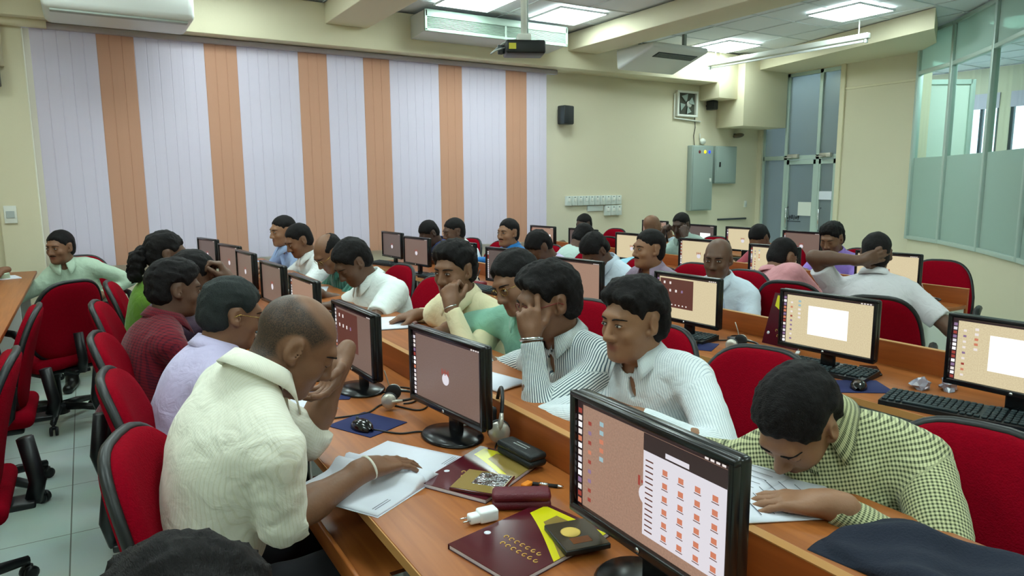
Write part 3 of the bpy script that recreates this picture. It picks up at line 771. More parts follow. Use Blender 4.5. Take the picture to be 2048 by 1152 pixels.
# right wall: door bay, plain wall, then an angled glazed screen
DX = 9.03
w = MB(); w.bx(DX, DX + .2, 5.02, 6.12, 0, ZC); w.bx(DX, DX + .2, 6.12, 7.5, 3.09, ZC); w.bx(DX, DX + .2, 7.42, 7.7, 0, ZC)
struct(w, 'wall_right', Mt['wall_paint'])
bm_ = MB().prism([(8.41, 7.0), (7.78, 4.25), (8.6, 4.66), (8.95, 5.02), (DX, 5.02), (DX, 7.0)], 3.1, ZC + .01)
struct(bm_, 'trim_4', Mt['beam_paint'])
struct(MB().bx(DX - .012, DX + .01, 5.02, 6.12, 2.755, 2.785, .004), 'trim_5', Mt['beam_paint'])
struct(MB().bx(DX - .03, DX + .02, 6.06, 6.13, 0, 3.1, .004), 'trim_6', Mt['beam_paint'])
# door: side light, two leaves, transoms
dr = MB()
ys = (6.13, 6.46, 7.0, 7.41)
for yy in ys: dr.bx(DX + .03, DX + .09, yy - .025, yy + .025, 0, 3.1)
dr.bx(DX + .03, DX + .09, 6.13, 7.41, 1.84, 1.90); dr.bx(DX + .03, DX + .09, 6.13, 7.41, 3.04, 3.1)
do = struct(dr, 'door_1', Mt['alu'])
MB().bx(DX + .055, DX + .062, 6.13, 7.41, 1.9, 3.06).build('transom_pane', Mt['door_glass'], do)
MB().bx(DX + .055, DX + .062, 7.03, 7.39, .0, 1.84).build('side_pane', Mt['door_glass'], do)
for y0, y1 in ((6.16, 6.45), (6.48, 6.98)):
    lf = MB(); 
    for a, b in ((y0, y0 + .045), (y1 - .045, y1)): lf.bx(DX + .035, DX + .085, a, b, .01, 1.835)
    lf.bx(DX + .035, DX + .085, y0, y1, 1.77, 1.835); lf.bx(DX + .035, DX + .085, y0, y1, .01, .16)
    l = lf.build('door_leaf', Mt['alu'], do)
    MB().bx(DX + .055, DX + .063, y0 + .04, y1 - .04, .16, 1.78).build('pane', Mt['door_glass'], l)
    MB().tube([(DX + .0, (y1 - .07 if y0 > 6.4 else y0 + .2), .82), (DX - .02, (y1 - .07 if y0 > 6.4 else y0 + .2), .84), (DX - .02, (y1 - .07 if y0 > 6.4 else y0 + .2), 1.12), (DX + .03, (y1 - .07 if y0 > 6.4 else y0 + .2), 1.14)], .012, 8).build('pull_handle', Mt['chrome'], l)
for yy in (6.38, 6.92):
    MB().bx(DX - .03, DX + .03, yy - .16, yy + .02, 1.86, 1.92, .01).tube([(DX - .02, yy - .1, 1.87), (DX - .1, yy - .02, 1.87), (DX + .02, yy + .1, 1.88)], .008, 6).build('door_closer', Mt['silver_plastic'], do)
MB().bx(DX + .028, DX + .05, 6.52, 6.74, 1.02, 1.22).build('lock_plate', Mt['white_paint'], do)
lt = MB(); rnd = random.Random(5)
for k in range(6):
    yy = 6.92 - k * .036
    lt.bx(DX + .044, DX + .048, yy - .012, yy + .010, .965 + .012 * (k % 2), .985 + .02 * ((k * 7) % 3)); 
    if k % 2: lt.bx(DX + .044, DX + .048, yy - .004, yy + .004, .95, 1.02)
lt.bx(DX + .044, DX + .048, 6.70, 6.93, .925, .935)
lt.build('door_lettering', Mt['soft_black'], do)
t = thing('notice_sheet', 'white paper notice taped inside the glass door leaf', 'notice', (DX + .03, 6.3, 1.32))
MB().bx(-.002, .002, -.1, .1, -.06, .06).build('sheet', Mt['paper'], t)
# corridor beyond the door
struct(MB().bx(10.0, 10.1, 5.9, 9.5, 0, ZC), 'wall_corridor', mat('corridor_grey', (140, 150, 156), .8))
# angled glazed screen
G = [(8.95, 5.02), (8.55, 4.42), (7.86, 3.67), (7.12, 2.98), (6.3, 2.35), (5.45, 1.85), (4.9, .6), (4.6, -1.0), (4.5, -3.2)]
SZ, TZ, FZ = .79, 2.83, 1.80
lowb = MB(); 
for a, b in zip(G[:-1], G[1:]):
    ax, ay = a; bx_, by_ = b; L_ = math.hypot(bx_ - ax, by_ - ay); nx, ny = (by_ - ay) / L_ * .1, -(bx_ - ax) / L_ * .1
    lowb.prism([a, b, (bx_ - nx, by_ - ny), (ax - nx, ay - ny)], 0, SZ)
struct(lowb, 'wall_right_lower', Mt['wall_paint'])
for k, (a, b) in enumerate(zip(G[:5], G[1:6])):
    a = Vector((*a, 0)); b = Vector((*b, 0)); d = (b - a).normalized(); n = Vector((d.y, -d.x, 0)); Ln = (b - a).length
    M = Matrix(((d.x, n.x, 0), (d.y, n.y, 0), (0, 0, 1)))
    fr = MB(); ctr = lambda s, z: a + d * s + Vector((0, 0, z))
    M4 = M.to_4x4()
    for s in (0, Ln): fr.box(ctr(s, (SZ + ZC) / 2), (.05, .07, ZC - SZ), .004, M=M4)
    for z in (SZ + .02, TZ, ZC - .02): fr.box(ctr(Ln / 2, z), (Ln, .06, .045), .003, M=M4)
    o = struct(fr, 'window_%d' % (k + 2), Mt['alu'])
    MB().box(ctr(Ln / 2, (SZ + FZ) / 2), (Ln - .04, .006, FZ - SZ), M=M4).build('frosted_pane', Mt['frosted_glass'], o)
    MB().box(ctr(Ln / 2, (FZ + TZ) / 2), (Ln - .04, .006, TZ - FZ), M=M4).build('clear_pane', Mt['clear_glass'], o)
    MB().box(ctr(Ln / 2, (TZ + ZC) / 2), (Ln - .04, .006, ZC - TZ), M=M4).build('transom_pane', Mt['frosted_glass'], o)
# next room: far wall with windows, a partition and the ceiling light seen through the glass
X2 = 12.6
w = MB(); w.bx(X2, X2 + .15, -3.2, 9.5, 0, 1.75); w.bx(X2, X2 + .15, -3.2, 9.5, 2.9, ZC)
WN = ((2.6, 3.2), (3.4, 4.0), (4.2, 4.8), (5.0, 5.6), (5.76, 6.3)); e0 = -3.2
for a, b in WN: w.bx(X2, X2 + .15, e0, a, 1.75, 2.9); e0 = b
w.bx(X2, X2 + .15, e0, 9.5, 1.75, 2.9)
struct(w, 'wall_next_room', Mt['wall_paint'])
for k, (a, b) in enumerate(WN):
    fr = MB()
    for yy in (a + .02, (a + b) / 2, b - .02): fr.bx(X2 + .02, X2 + .08, yy - .02, yy + .02, 1.75, 2.9)
    for z in (1.77, 2.88): fr.bx(X2 + .02, X2 + .08, a, b, z - .02, z + .02)
    o = struct(fr, 'window_%d' % (k + 8), Mt['grey_plastic'])
    MB().bx(X2 + .05, X2 + .055, a, b, 1.75, 2.9).build('pane', Mt['clear_glass'], o)
    MB().bx(X2 - .02, X2 - .012, a, b, 2.66, 2.9).build('roller_blind', Mt['slat_white'], o)
struct(MB().bx(9.22, 10.1, 5.8, 5.9, 0, ZC), 'wall_next_room_side', Mt['wall_paint'])
t = thing('glazed_screen', 'frosted glass partition screen standing in the next room behind the glazing', 'screen', (9.5, 5.10, 0), math.radians(-32))
s_ = MB()
for xx in (-.45, .45): s_.bx(xx - .03, xx + .03, -.03, .03, 0, 2.80)
s_.bx(-.45, .45, -.03, .03, 2.74, 2.80); s_.bx(-.45, .45, -.03, .03, 0, .06); s_.build('frame', Mt['alu'], t)
MB().bx(-.43, .43, -.006, .006, .06, 2.75).build('frosted_panel', Mt['board_white'], t)
t = thing('ceiling_light', 'square light panel in the next room seen through the glass', 'ceiling light', (9.3, 4.0, ZC - .012))
MB().bx(-.3, .3, -.3, .3, .0, .012).build('diffuser', Mt['panel_light'], t)
for x, y, lb in ((9.2, 2.6, 'square light panel added to brighten the next room toward its windows'), (11.4, 6.4, 'square light panel added to brighten the next room past the screen'), (9.6, 7.2, 'light panel added to brighten the corridor behind the glass door')):
    t = thing('ceiling_light', lb, 'ceiling light', (x, y, ZC - .012)); MB().bx(-.3, .3, -.3, .3, .0, .012).build('diffuser', Mt['panel_light'], t)  # extra panels added to brighten the next room and the corridor
# ------------------------------------------------------------------ light panels
LP = [(3.45, 6.35, 'square light panel next to the projector pole near the blinds wall'), (4.6, 6.4, 'square light panel beside the ceiling beam, behind the projector'),
      (7.12, 4.78, 'square light panel above the hanging tube light, nearest the glazed screen'), (7.45, 6.75, 'square light panel in the far corner by the wall air conditioner'),
      (1.1, 6.3, 'square light panel between the beams above the blinds'), (1.1, 3.9, 'square light panel over the front rows'), (3.9, 3.9, 'square light panel over the middle rows'), (1.1, 1.4, 'unseen light panel added to brighten the near desks'),
      (3.9, 1.4, 'unseen light panel added to brighten the near right desks'), (-1.6, 5.2, 'square light panel over the side desks'), (-1.6, 1.4, 'unseen light panel added to brighten the near side desks'), (-.2, 2.6, 'unseen light panel added to brighten the aisle of empty chairs'), (-.2, 5.2, 'unseen light panel added to brighten the aisle by the blinds'), (1.1, -1.0, 'unseen light panel added as fill behind the camera position'), (3.9, -1.0, 'unseen light panel added as fill behind the olive shirt'), (-1.6, -1.0, 'unseen light panel added as fill at the rear side desks')]  # near, aisle and rear panels are unseen, added to brighten the foreground
for x, y, lb in LP:
    t = thing('ceiling_light', lb, 'ceiling light', (x, y, ZC - .015), group='recessed ceiling light panels')
    fr = MB(); 
    for a, b, c_, d_ in ((-.31, .31, -.31, -.295), (-.31, .31, .295, .31), (-.31, -.295, -.295, .295), (.295, .31, -.295, .295)): fr.bx(a, b, c_, d_, -.004, .015)
    fr.build('frame', Mt['ceiling_rail'], t); MB().bx(-.295, .295, -.295, .295, .0, .012).build('diffuser', Mt['panel_light'], t)
# ------------------------------------------------------------------ blinds
t = thing('vertical_blind', 'floor-length vertical blind of white slats with salmon bands across the back wall', 'blind', (0, 7.36, 0))
MB().bx(-.34, 5.12, -.035, .035, 2.845, 2.895, .006).build('head_rail', mat('rail_mauve', (170, 160, 166), .5), t)
SAL = ((5, 8), (14, 17), (23, 26), (30, 33), (39, 42), (48, 51))
for k in range(54):
    sal = any(a <= k < b for a, b in SAL); x = -.28 + .0975 * k; tilt = .0015 * math.sin(k * 1.9)
    sm_ = MB(); vs = []; prof = [(0, .0145), (.003, .0125), (.006, .0103), (.048, .010 + tilt), (.0915, .0103), (.0945, .0125), (.0975, .0145)]
    for u_, yy_ in prof: vs += [(x + u_, yy_, .80), (x + u_, yy_, 2.845)]
    sm_.add(vs, [(2 * j, 2 * j + 2, 2 * j + 3, 2 * j + 1) for j in range(len(prof) - 1)], 0, False)
    o = sm_.build('slat', Mt['slat_salmon' if sal else 'slat_white'], t)
    if sal: o['label'] = 'salmon slat'
# ------------------------------------------------------------------ wall and ceiling fittings
R = math.radians
def wallbox(name, label, cat, x0, x1, z0, z1, depth, m, bev=.006, Y=YW):
    t = thing(name, label, cat, ((x0 + x1) / 2, Y + .003, (z0 + z1) / 2)); return t, (x1 - x0) / 2, (z1 - z0) / 2
t, hx, hz = wallbox('distribution_board', 'tall grey electrical panel with three indicator lamps on the yellow wall', 'electrical panel', 7.53, 7.96, 1.107, 2.046, .1, None)
MB().bx(-hx, hx, -.10, 0, -hz, hz, .008).build('cabinet', Mt['box_grey'], t); MB().bx(-hx + .015, hx - .015, -.112, -.098, -hz + .015, hz - .015, .004).build('door', Mt['box_grey'], t)
for dx, nm, col, st in ((-.08, 'red_lamp', (120, 20, 30), .3), (.03, 'yellow_lamp', (255, 200, 20), 1.6), (.12, 'blue_lamp', (30, 60, 235), 1.2)):
    MB().ell((dx, -.113, hz - .09), (.022, .012, .024), 12).build('indicator_lamp', emit_mat(nm, col, st), t)
MB().bx(hx - .08, hx - .05, -.125, -.11, -.05, .0, .003).build('latch', Mt['white_paint'], t)
t, hx, hz = wallbox('distribution_board', 'small grey electrical box beside the tall panel', 'electrical panel', 8.02, 8.47, 1.497, 2.046, .1, None)
MB().bx(-hx, hx, -.09, 0, -hz, hz, .008).build('cabinet', Mt['box_grey'], t); MB().bx(-hx + .015, hx - .015, -.10, -.088, -hz + .015, hz - .015, .004).build('door', Mt['box_grey'], t)
MB().bx(-hx + .07, -hx + .09, -.115, -.1, -.03, .04, .003).build('latch', Mt['black_plastic'], t)
# exhaust fan
t = thing('exhaust_fan', 'white framed exhaust fan set in the yellow wall under the beam', 'exhaust fan', (7.467, YW, 2.625))
fr = MB()
for a, b, c_, d_ in ((-.2, .2, .15, .18), (-.2, .2, -.18, -.15), (-.2, -.165, -.15, .15), (.165, .2, -.15, .15)): fr.bx(a, b, -.05, 0, c_, d_, .004)
fr.build('frame', Mt['white_paint'], t); MB().bx(-.166, .166, -.008, -.002, -.15, .15).build('backing', mat('fan_dark', (74, 76, 66), .8), t)
MB().lathe([(.0, -.04), (.03, -.04), (.045, -.02), (.045, 0)], (.06, -.02, 0), 16, M=Matrix.Rotation(R(90), 4, 'X')).build('motor', Mt['white_paint'], t)
for k in range(4):
    a = k * PI / 2 + .4; mb = MB(); c0 = Vector((.06 * 0 + .0, -.03, 0))
    p = [Vector((math.cos(a + q) * rr, -.03 + .012 * (q * 2), math.sin(a + q) * rr)) for rr, q in ((.04, -.2), (.14, -.45), (.145, .35), (.04, .25))]
    mb.add([v[:] for v in p] + [(v + Vector((0, .003, 0)))[:] for v in p], [(0, 1, 2, 3), (7, 6, 5, 4), (0, 4, 5, 1), (1, 5, 6, 2), (2, 6, 7, 3), (3, 7, 4, 0)]); mb.build('blade', Mt['box_grey'], t)
t = thing('wall_conduit', 'white plastic conduit bent around the exhaust fan frame', 'conduit', (7.25, YW - .012, 2.42))
MB().tube([(-.02, -.01, .34), (-.02, -.01, 0), (.5, -.01, -.03)], .012, 8).build('pipe', Mt['white_paint'], t)
t = thing('fan_cable', 'thin black cable hanging from the fan down to the tall grey panel', 'cable', (7.64, YW - .016, 2.45))
MB().tube([(.0, -.0, 0), (.015, -.0, -.15), (-.01, -.0, -.27), (.01, -.0, -.4)], .005, 6).build('wire', Mt['cable'], t)
t = thing('wall_lamp', 'dark emergency lamp fixed to the yellow wall under the stepped beam', 'lamp', (8.5, YW, 2.21)); MB().bx(-.02, .02, -.04, 0, -.03, .03).build('bracket', Mt['grey_plastic'], t); MB().ell((0, -.08, .0), (.11, .05, .035), 16, M=Matrix.Rotation(R(-8), 4, 'Y')).build('lamp_head', mat('lamp_brown', (96, 84, 66), .5), t)
t = thing('camera_dome', 'small white sensor with a stub aerial above the tall panel', 'sensor', (7.78, YW, 2.13)); MB().ell((.02, -.03, -.02), (.05, .04, .045), 14).build('dome', Mt['white_paint'], t); MB().tube([(-.02, -.01, 0), (-.04, -.03, .09)], .008, 6).build('aerial', Mt['white_paint'], t)
t = thing('wall_grille', 'dark horizontal slot bar on the yellow wall beside the door', 'bar', (8.5, YW, .957)); MB().bx(-.31, .31, -.03, 0, -.012, .014, .004).build('bar', Mt['grey_plastic'], t)
t = thing('switch_plate', 'single white switch plate near the glass door frame', 'switch', (8.8, YW, 1.18)); MB().bx(-.03, .03, -.012, 0, -.05, .05, .004).build('plate', Mt['white_paint'], t); MB().bx(-.012, .012, -.018, -.01, -.02, .02, .002).build('rocker', Mt['white_laminate'], t)
for k in range(10):
    t = thing('switch_plate', 'white switch in the long upper row on the yellow wall', 'switch', (5.40 + .093 * k, YW, 1.29), group='row of ten wall switches')
    MB().bx(-.043, .043, -.04, 0, -.062, .062, .004).build('plate', Mt['white_laminate'], t); MB().bx(-.016, .016, -.047, -.038, -.01, .035, .003).build('rocker', Mt['white_paint'], t); MB().bx(-.006, .006, -.046, -.038, .04, .05).build('indicator', Mt['grey_plastic'], t)
for k in range(3):
    t = thing('switch_plate', 'white switch in the short lower row under the long row', 'switch', (6.045 + .097 * k, YW, 1.15), group='three lower wall switches')
    MB().bx(-.045, .045, -.045, 0, -.068, .068, .004).build('plate', Mt['white_laminate'], t); MB().bx(-.016, .016, -.052, -.043, -.01, .035, .003).build('rocker', Mt['white_paint'], t); MB().bx(-.006, .006, -.051, -.043, .04, .05).build('indicator', Mt['grey_plastic'], t)
t = thing('cable_cover', 'flat pale cover plate between the two switch rows', 'cover plate', (5.85, YW + .003, 1.19)); MB().bx(-.13, .13, -.02, 0, -.045, .03, .003).build('plate', Mt['white_laminate'], t)
t = thing('switch_plate', 'double switch on the pale pier at the end of the blinds', 'switch', (-.545, 7.36, 1.287)); MB().bx(-.045, .045, -.02, 0, -.075, .075, .004).build('plate', Mt['white_paint'], t); MB().bx(-.03, .03, -.027, -.018, -.03, .03, .003).build('rocker', Mt['grey_laminate'], t)
def speaker(label, loc, w, h, rz):
    t = thing('wall_speaker', label, 'speaker', loc, R(rz)); MB().bx(-w / 2, w / 2, -.16, -.03, -h / 2, h / 2, .012).build('cabinet', Mt['black_plastic'], t)
    MB().bx(-w / 2 + .01, w / 2 - .01, -.168, -.158, -h / 2 + .01, h / 2 - .01, .004).build('grille', Mt['soft_black'], t); MB().tube([(0, -.04, 0), (-.02, 0, 0)], .015, 8).build('bracket', Mt['black_plastic'], t)
speaker('black wall speaker beside the right end of the blinds', (5.28, YW, 2.37), .17, .23, 12)
speaker('small black speaker tucked under the stepped beam', (7.9, YW, 2.62), .11, .13, 0)
speaker('black speaker on the pale pier left of the blinds', (-.585, 7.36, 2.47), .16, .26, 0)
# pale trunking pipes in the corner
t = thing('trunking', 'pale plastic trunking running down from the air conditioner beside the blinds', 'trunking', (-.5, 7.315, 2.86))
MB().tube([(.35, 0, .03), (0.02, 0, .03), (-.02, 0, 0), (-.02, .0, -.35)], .05, 10).build('pipe', Mt['beam_paint'], t)
# air conditioners
t = thing('air_conditioner', 'long flat ceiling air conditioner with a pale green louvre above the blinds', 'air conditioner', (3.98, 6.78, 3.07)); t.scale = (1.12, .70, .95)
b_ = MB(); b_.prism([(-.78, .02), (.78, .02), (.78, .54), (-.78, .54)], .0, .21)
b_.v = [(x, y, z - (.03 if y > .3 and z < .1 else 0)) for x, y, z in b_.v]; b_.build('housing', Mt['ac_white'], t)
f_ = MB(); f_.bx(-.79, .79, -.02, .02, .135, .215, .008).bx(-.79, .79, -.02, .02, -.012, .016, .004).bx(-.79, -.77, -.02, .02, 0, .2).bx(.77, .79, -.02, .02, 0, .2).bx(.05, .07, -.015, .02, 0, .14); f_.build('front_frame', mat('ac_green', (158, 176, 162), .35), t)
g_ = MB()
for z in np.linspace(.026, .128, 8): g_.box((0, .0, z), (1.54, .022, .006), M=Matrix.Rotation(R(20), 4, 'X'))
g_.bx(-.77, .77, .018, .022, .012, .14, mi=1); g_.build('louvre', [mat('ac_green', (158, 176, 162)), Mt['ac_grey']], t)
for x in (-.6, .6): MB().bx(x - .02, x + .02, .2, .24, .2, .24).build('hanger', Mt['ac_grey'], t)
t = thing('air_conditioner', 'sloping white ceiling air conditioner with a dark intake near the far corner', 'air conditioner', (6.07, 6.18, 2.86))
b_ = MB(); P0 = [(-.44, .0, .18), (.44, .0, .18), (.46, .62, .0), (-.46, .62, .0), (-.44, .0, .24), (.44, .0, .24), (.46, .64, .24), (-.46, .64, .24)]
bm = bmesh.new(); vv = [bm.verts.new(p) for p in P0]
for q in ((3, 2, 1, 0), (4, 5, 6, 7), (0, 1, 5, 4), (1, 2, 6, 5), (2, 3, 7, 6), (3, 0, 4, 7)): bm.faces.new([vv[i] for i in q])
bmesh.ops.bevel(bm, geom=list(bm.edges), offset=.03, segments=3, affect='EDGES', profile=.5); bm.verts.index_update()
b_.add([v.co[:] for v in bm.verts], [[v.index for v in f.verts] for f in bm.faces], 0, True); bm.free(); b_.build('housing', Mt['ac_white'], t)
sl = math.atan2(.18, .62); g_ = MB()
Mx = Matrix.Rotation(-sl, 4, 'X')
g_.box((.05, .16, .132), (.62, .12, .01), .003, mi=1, M=Mx)
for k in range(5): g_.box((.05, .115 + .022 * k, .142 - .0064 * k), (.6, .004, .012), M=Mx)
g_.build('intake_grille', [Mt['ac_grey'], Mt['ac_dark']], t)
for x in (-.35, .35): MB().bx(x - .02, x + .02, .3, .34, .23, ZC - 2.86).build('hanger', Mt['ac_grey'], t)
t = thing('air_conditioner', 'white wall air conditioner above the left end of the blinds', 'air conditioner', (.36, 6.22, 2.8))
b_ = MB(); b_.box((0, .3, .17), (1.02, .62, .34), .05, seg=3); b_.v = [(x, y + (.16 * max(0, .17 - z)), z) for x, y, z in b_.v]; b_.build('housing', Mt['ac_white'], t)
MB().bx(.15, .24, -.012, .01, .2, .215).build('badge', Mt['ac_dark'], t); MB().bx(-.46, .46, .05, .12, -.012, .004, .002).build('outlet_vane', Mt['ac_grey'], t)
for x in (-.4, .4): MB().bx(x - .02, x + .02, .3, .34, .33, ZC - 2.8).build('hanger', Mt['ac_grey'], t)
# projector
t = thing('projector', 'black ceiling projector hanging on a white pole', 'projector', (2.78, 4.4, 2.47), R(-25))
MB().bx(-.14, .14, -.11, .11, -.045, .045, .012).build('housing', Mt['black_plastic'], t)
MB().lathe([(.03, 0), (.036, .02), (.033, .045)], (-.14, .03, 0), 16, M=Matrix.Rotation(R(-90), 4, 'Y')).build('lens', Mt['grey_plastic'], t)
MB().bx(-.12, -.07, -.116, -.108, -.02, .02).build('connector_panel', mat('conn_yellow', (200, 190, 60), .5), t)
MB().tube([(0, 0, .045), (0, 0, ZC - 2.47)], .022, 14).build('pole', Mt['white_paint'], t); MB().bx(-.05, .05, -.04, .04, .045, .10, .008).build('bracket', Mt['white_paint'], t)
MB().tube([(-.14, -.05, .0), (-.2, -.07, -.02), (-.24, -.02, -.04), (-.15, .02, .04), (.03, .03, .1), (.03, .03, .6)], .006, 6).build('cable', Mt['grey_laminate'], t)
t = thing('tube_light', 'unlit white tube light batten hanging below the ceiling near the door', 'tube light', (7.5, 5.95, 3.08), R(3))
MB().bx(-.035, .035, -1.12, 1.12, 0, .06, .008).build('batten', Mt['white_paint'], t); MB().tube([(0, -1.06, -.022), (0, 1.06, -.022)], .014, 10).build('tube', Mt['charger_white'], t)
for y in (-1.0, 1.0): MB().tube([(0, y, .06), (0, y, ZC - 3.08)], .008, 6).build('rod', Mt['white_paint'], t)
for y in (-1.09, 1.09): MB().bx(-.02, .02, y - .012, y + .012, -.045, .0, .003).build('lamp_holder', Mt['grey_laminate'], t)

# ------------------------------------------------------------------ desks
DZ, PZ = .73, .834
def row(idx, label, dlabel, xp, y0, y1, xd, ledge, ledge_z, panels, trays=(), front=True):
    t = thing('computer_desk', label, 'desk', (xp, (y0 + y1) / 2, 0)); L = (y1 - y0) / 2; yo = (y0 + y1) / 2
    w = xp - xd
    if front:
        d = MB(); d.bx(-w, -.014, -L, L, DZ - .025, DZ, .003); d.bx(-w - .003, -w, -L, L, DZ - .025, DZ, mi=1); d.build('desktop', [Mt['desk_wood'], Mt['edge_wood']], t)
    for y in panels:
        yy = y - yo
        s_ = MB(); s_.bx(-w + .05, -.018, yy - .011, yy + .011, 0, DZ - .026, .002); s_.build('side_panel', Mt['white_laminate'], t)
    for y in trays:
        yy = y - yo; s_ = MB(); s_.bx(-w - (.06 if y == trays[0] and idx == 1 else -.06), -w + .30, yy - .30, yy + .30, .60, .615, .002); s_.bx(-w - (.072 if y == trays[0] and idx == 1 else -.05), -w - (.06 if y == trays[0] and idx == 1 else -.06), yy - .30, yy + .30, .59, .645, .003)
        tr = s_.build('keyboard_tray', Mt['desk_wood'], t); [MB().bx(-w, -w + .3, yy + q - .0075, yy + q + .0075, .61, .645).build('rail', Mt['chrome'], tr) for q in (-.3125, .3125)]
    v = thing('desk_divider', dlabel, 'divider', (xp, yo, 0))
    p = MB(); p.bx(-.012, .012, -L, L, .60, PZ - .002, .002); p.bx(-.013, .013, -L, L, PZ - .003, PZ, mi=1); p.build('partition', [Mt['partition_wood'], Mt['edge_wood']], v)
    MB().bx(-.012, .008, -L + .01, L - .01, .25, .50, .002).build('modesty_panel', Mt['partition_wood'], v)
    MB().bx(-.06, -.019, -L + .02, L - .02, .50, .695, .003).build('cable_duct', Mt['grey_laminate'], t)
    if ledge:
        MB().bx(.012, ledge, -L, L, ledge_z - .025, ledge_z, .003).build('ledge', Mt['desk_wood'], v)
        for y in panels: MB().bx(.012, ledge - .06, y - yo - .011, y - yo + .011, 0, ledge_z - .026, .002).build('side_panel', Mt['white_laminate'], v)
    return t
row(0, 'orange desk with a grey end panel at the room\'s blind corner, empty chairs beside it', 'wooden divider with a counter running along the side desk by the empty chairs', -.80, 2.2, 6.95, -1.33, .42, PZ, (2.25, 4.1, 5.9, 6.9))
row(1, 'long orange computer desk carrying the open notebook, course books and spectacle cases', 'wooden divider with a raised rear counter behind the large red-folder monitor', 1.09, .2, 6.9, .525, .32, PZ, (.4, 1.33, 2.26, 3.2, 4.1, 5.0, 5.9, 6.85), (1.72, 2.6, 3.5))
row(2, 'second long orange computer desk where the cellophane scraps lie', 'wooden divider behind the monitors with blank white windows', 2.94, .3, 6.95, 2.375, .34, .70, (.35, 2.1, 3.9, 5.6, 6.9))
row(3, 'third long orange computer desk ending in a white side panel', 'wooden divider in front of the man in purple, ending at the white panel', 4.79, 2.27, 7.0, 4.19, 0, 0, (2.29, 4.0, 5.7, 6.95))
row(4, 'last orange computer desk in front of the glass door', 'last wooden divider, just below the glass door', 6.6, 3.9, 7.05, 6.0, 0, 0, (3.95, 5.5, 7.0))

# ------------------------------------------------------------------ monitors
emit_mat('scr_dim', (172, 140, 126), 0.24, True); emit_mat('scr_mid', (206, 164, 140), 0.32, True); emit_mat('scr_bright', (244, 212, 172), 0.5, True); emit_mat('scr_grey', (150, 128, 122), 0.2, True)
emit_mat('scr_white', (255, 255, 255), 0.8); emit_mat('scr_white_dim', (236, 232, 240), 0.5); emit_mat('scr_bar', (90, 62, 66), 0.15); emit_mat('scr_red', (208, 84, 72), 0.3); emit_mat('scr_orange', (240, 146, 112), 0.4); emit_mat('scr_icon', (250, 240, 235), 0.5); emit_mat('scr_purple', (186, 150, 196), 0.3); emit_mat('scr_win', (150, 84, 70), 0.2); emit_mat('scr_teal', (170, 206, 214), 0.45)
SM = ['scr_bar', 'scr_white', 'scr_red', 'scr_orange', 'scr_icon', 'scr_purple', 'scr_win', 'scr_teal', 'scr_white_dim']
SWd, SHt = .425, .252      # screen face, 16:10-ish
def screen_mesh(kind, bg, seed):
    rnd = random.Random(seed); m = MB(); W, H = SWd - .028, SHt - .034
    def q(x0, x1, y0, y1, mi, lay=1):     # x right, y up as the user sees it, 0..1
        X = lambda u: -W / 2 + u * W; Z = lambda v: -H / 2 + v * H; e = -.0004 * lay
        m.quad((X(x0), e, Z(y0)), (X(x1), e, Z(y0)), (X(x1), e, Z(y1)), (X(x0), e, Z(y1)), mi)
    q(0, 1, 0, 1, 0, 0); q(0, 1, .965, 1, 1)
    if kind != 'plain': 
        q(0, .045, 0, .965, 1)
        for k in range(14): q(.008, .037, .02 + k * .066, .066 + k * .066, rnd.choice((2, 3, 4, 5, 5, 6, 9)), 2)
    for k in range(4): q(.86 + k * .03, .88 + k * .03, .972, .992, 5, 2)
    if kind == 'logo' or kind == 'plain' or kind == 'files':
        # round disc with a squiggle in red above it
        n = 18; cx, cy = (.5, .42) if kind != 'files' else (.52, .44); vs = [(-W / 2 + (cx + .05 * math.cos(2 * PI * i / n)) * W, -.0004, -H / 2 + (cy + .085 * math.sin(2 * PI * i / n)) * H) for i in range(n)]
        m.add(vs, [tuple(range(n))], 9)
        for k in range(5): q(cx - .055 + k * .022, cx - .040 + k * .022, cy + .06 + .03 * (k % 2), cy + .115 + .03 * ((k + 1) % 2), 3, 2)
    if kind in ('icons', 'files', 'window'):
        for k in range(9): q(.09, .115, .08 + k * .09, .115 + k * .09, rnd.choice((3, 4, 5, 6)), 2)
        for k in range(5): q(.18, .21, .52 + k * .08, .56 + k * .08, rnd.choice((4, 5, 8)), 2)
    if kind == 'window': q(.30, .74, .24, .80, 2, 3)
    if kind == 'window_side': q(.48, .86, .2, .66, 2, 3)
    if kind == 'files':
        q(.50, 1, .10, .93, 9, 3); q(.50, 1, .82, .965, 1, 4); q(.64, .78, .835, .875, 9, 5)
        for k in range(14): q(.515, .565, .14 + k * .046, .152 + k * .046, 7, 4)
        for i in range(4):
            for j in range(6): q(.625 + i * .095, .655 + i * .095, .15 + j * .108, .195 + j * .108, 4, 5); q(.62 + i * .095, .66 + i * .095, .135 + j * .108, .142 + j * .108, 7, 5)
    if kind == 'panel':
        q(.06, .62, .25, .93, 7, 2)
        for k in range(4): q(.12 + k * .1, .15 + k * .1, .62, .68, (5, 5, 5, 6)[k], 3)
        for k in range(2): q(.12 + k * .1, .15 + k * .1, .80, .86, 5, 3)
        for k in range(6): q(.2 + k * .06, .22 + k * .06, .3, .33, 5, 3)
    return m.mesh('screen', [Mt[bg]] + [Mt[s] for s in SM])
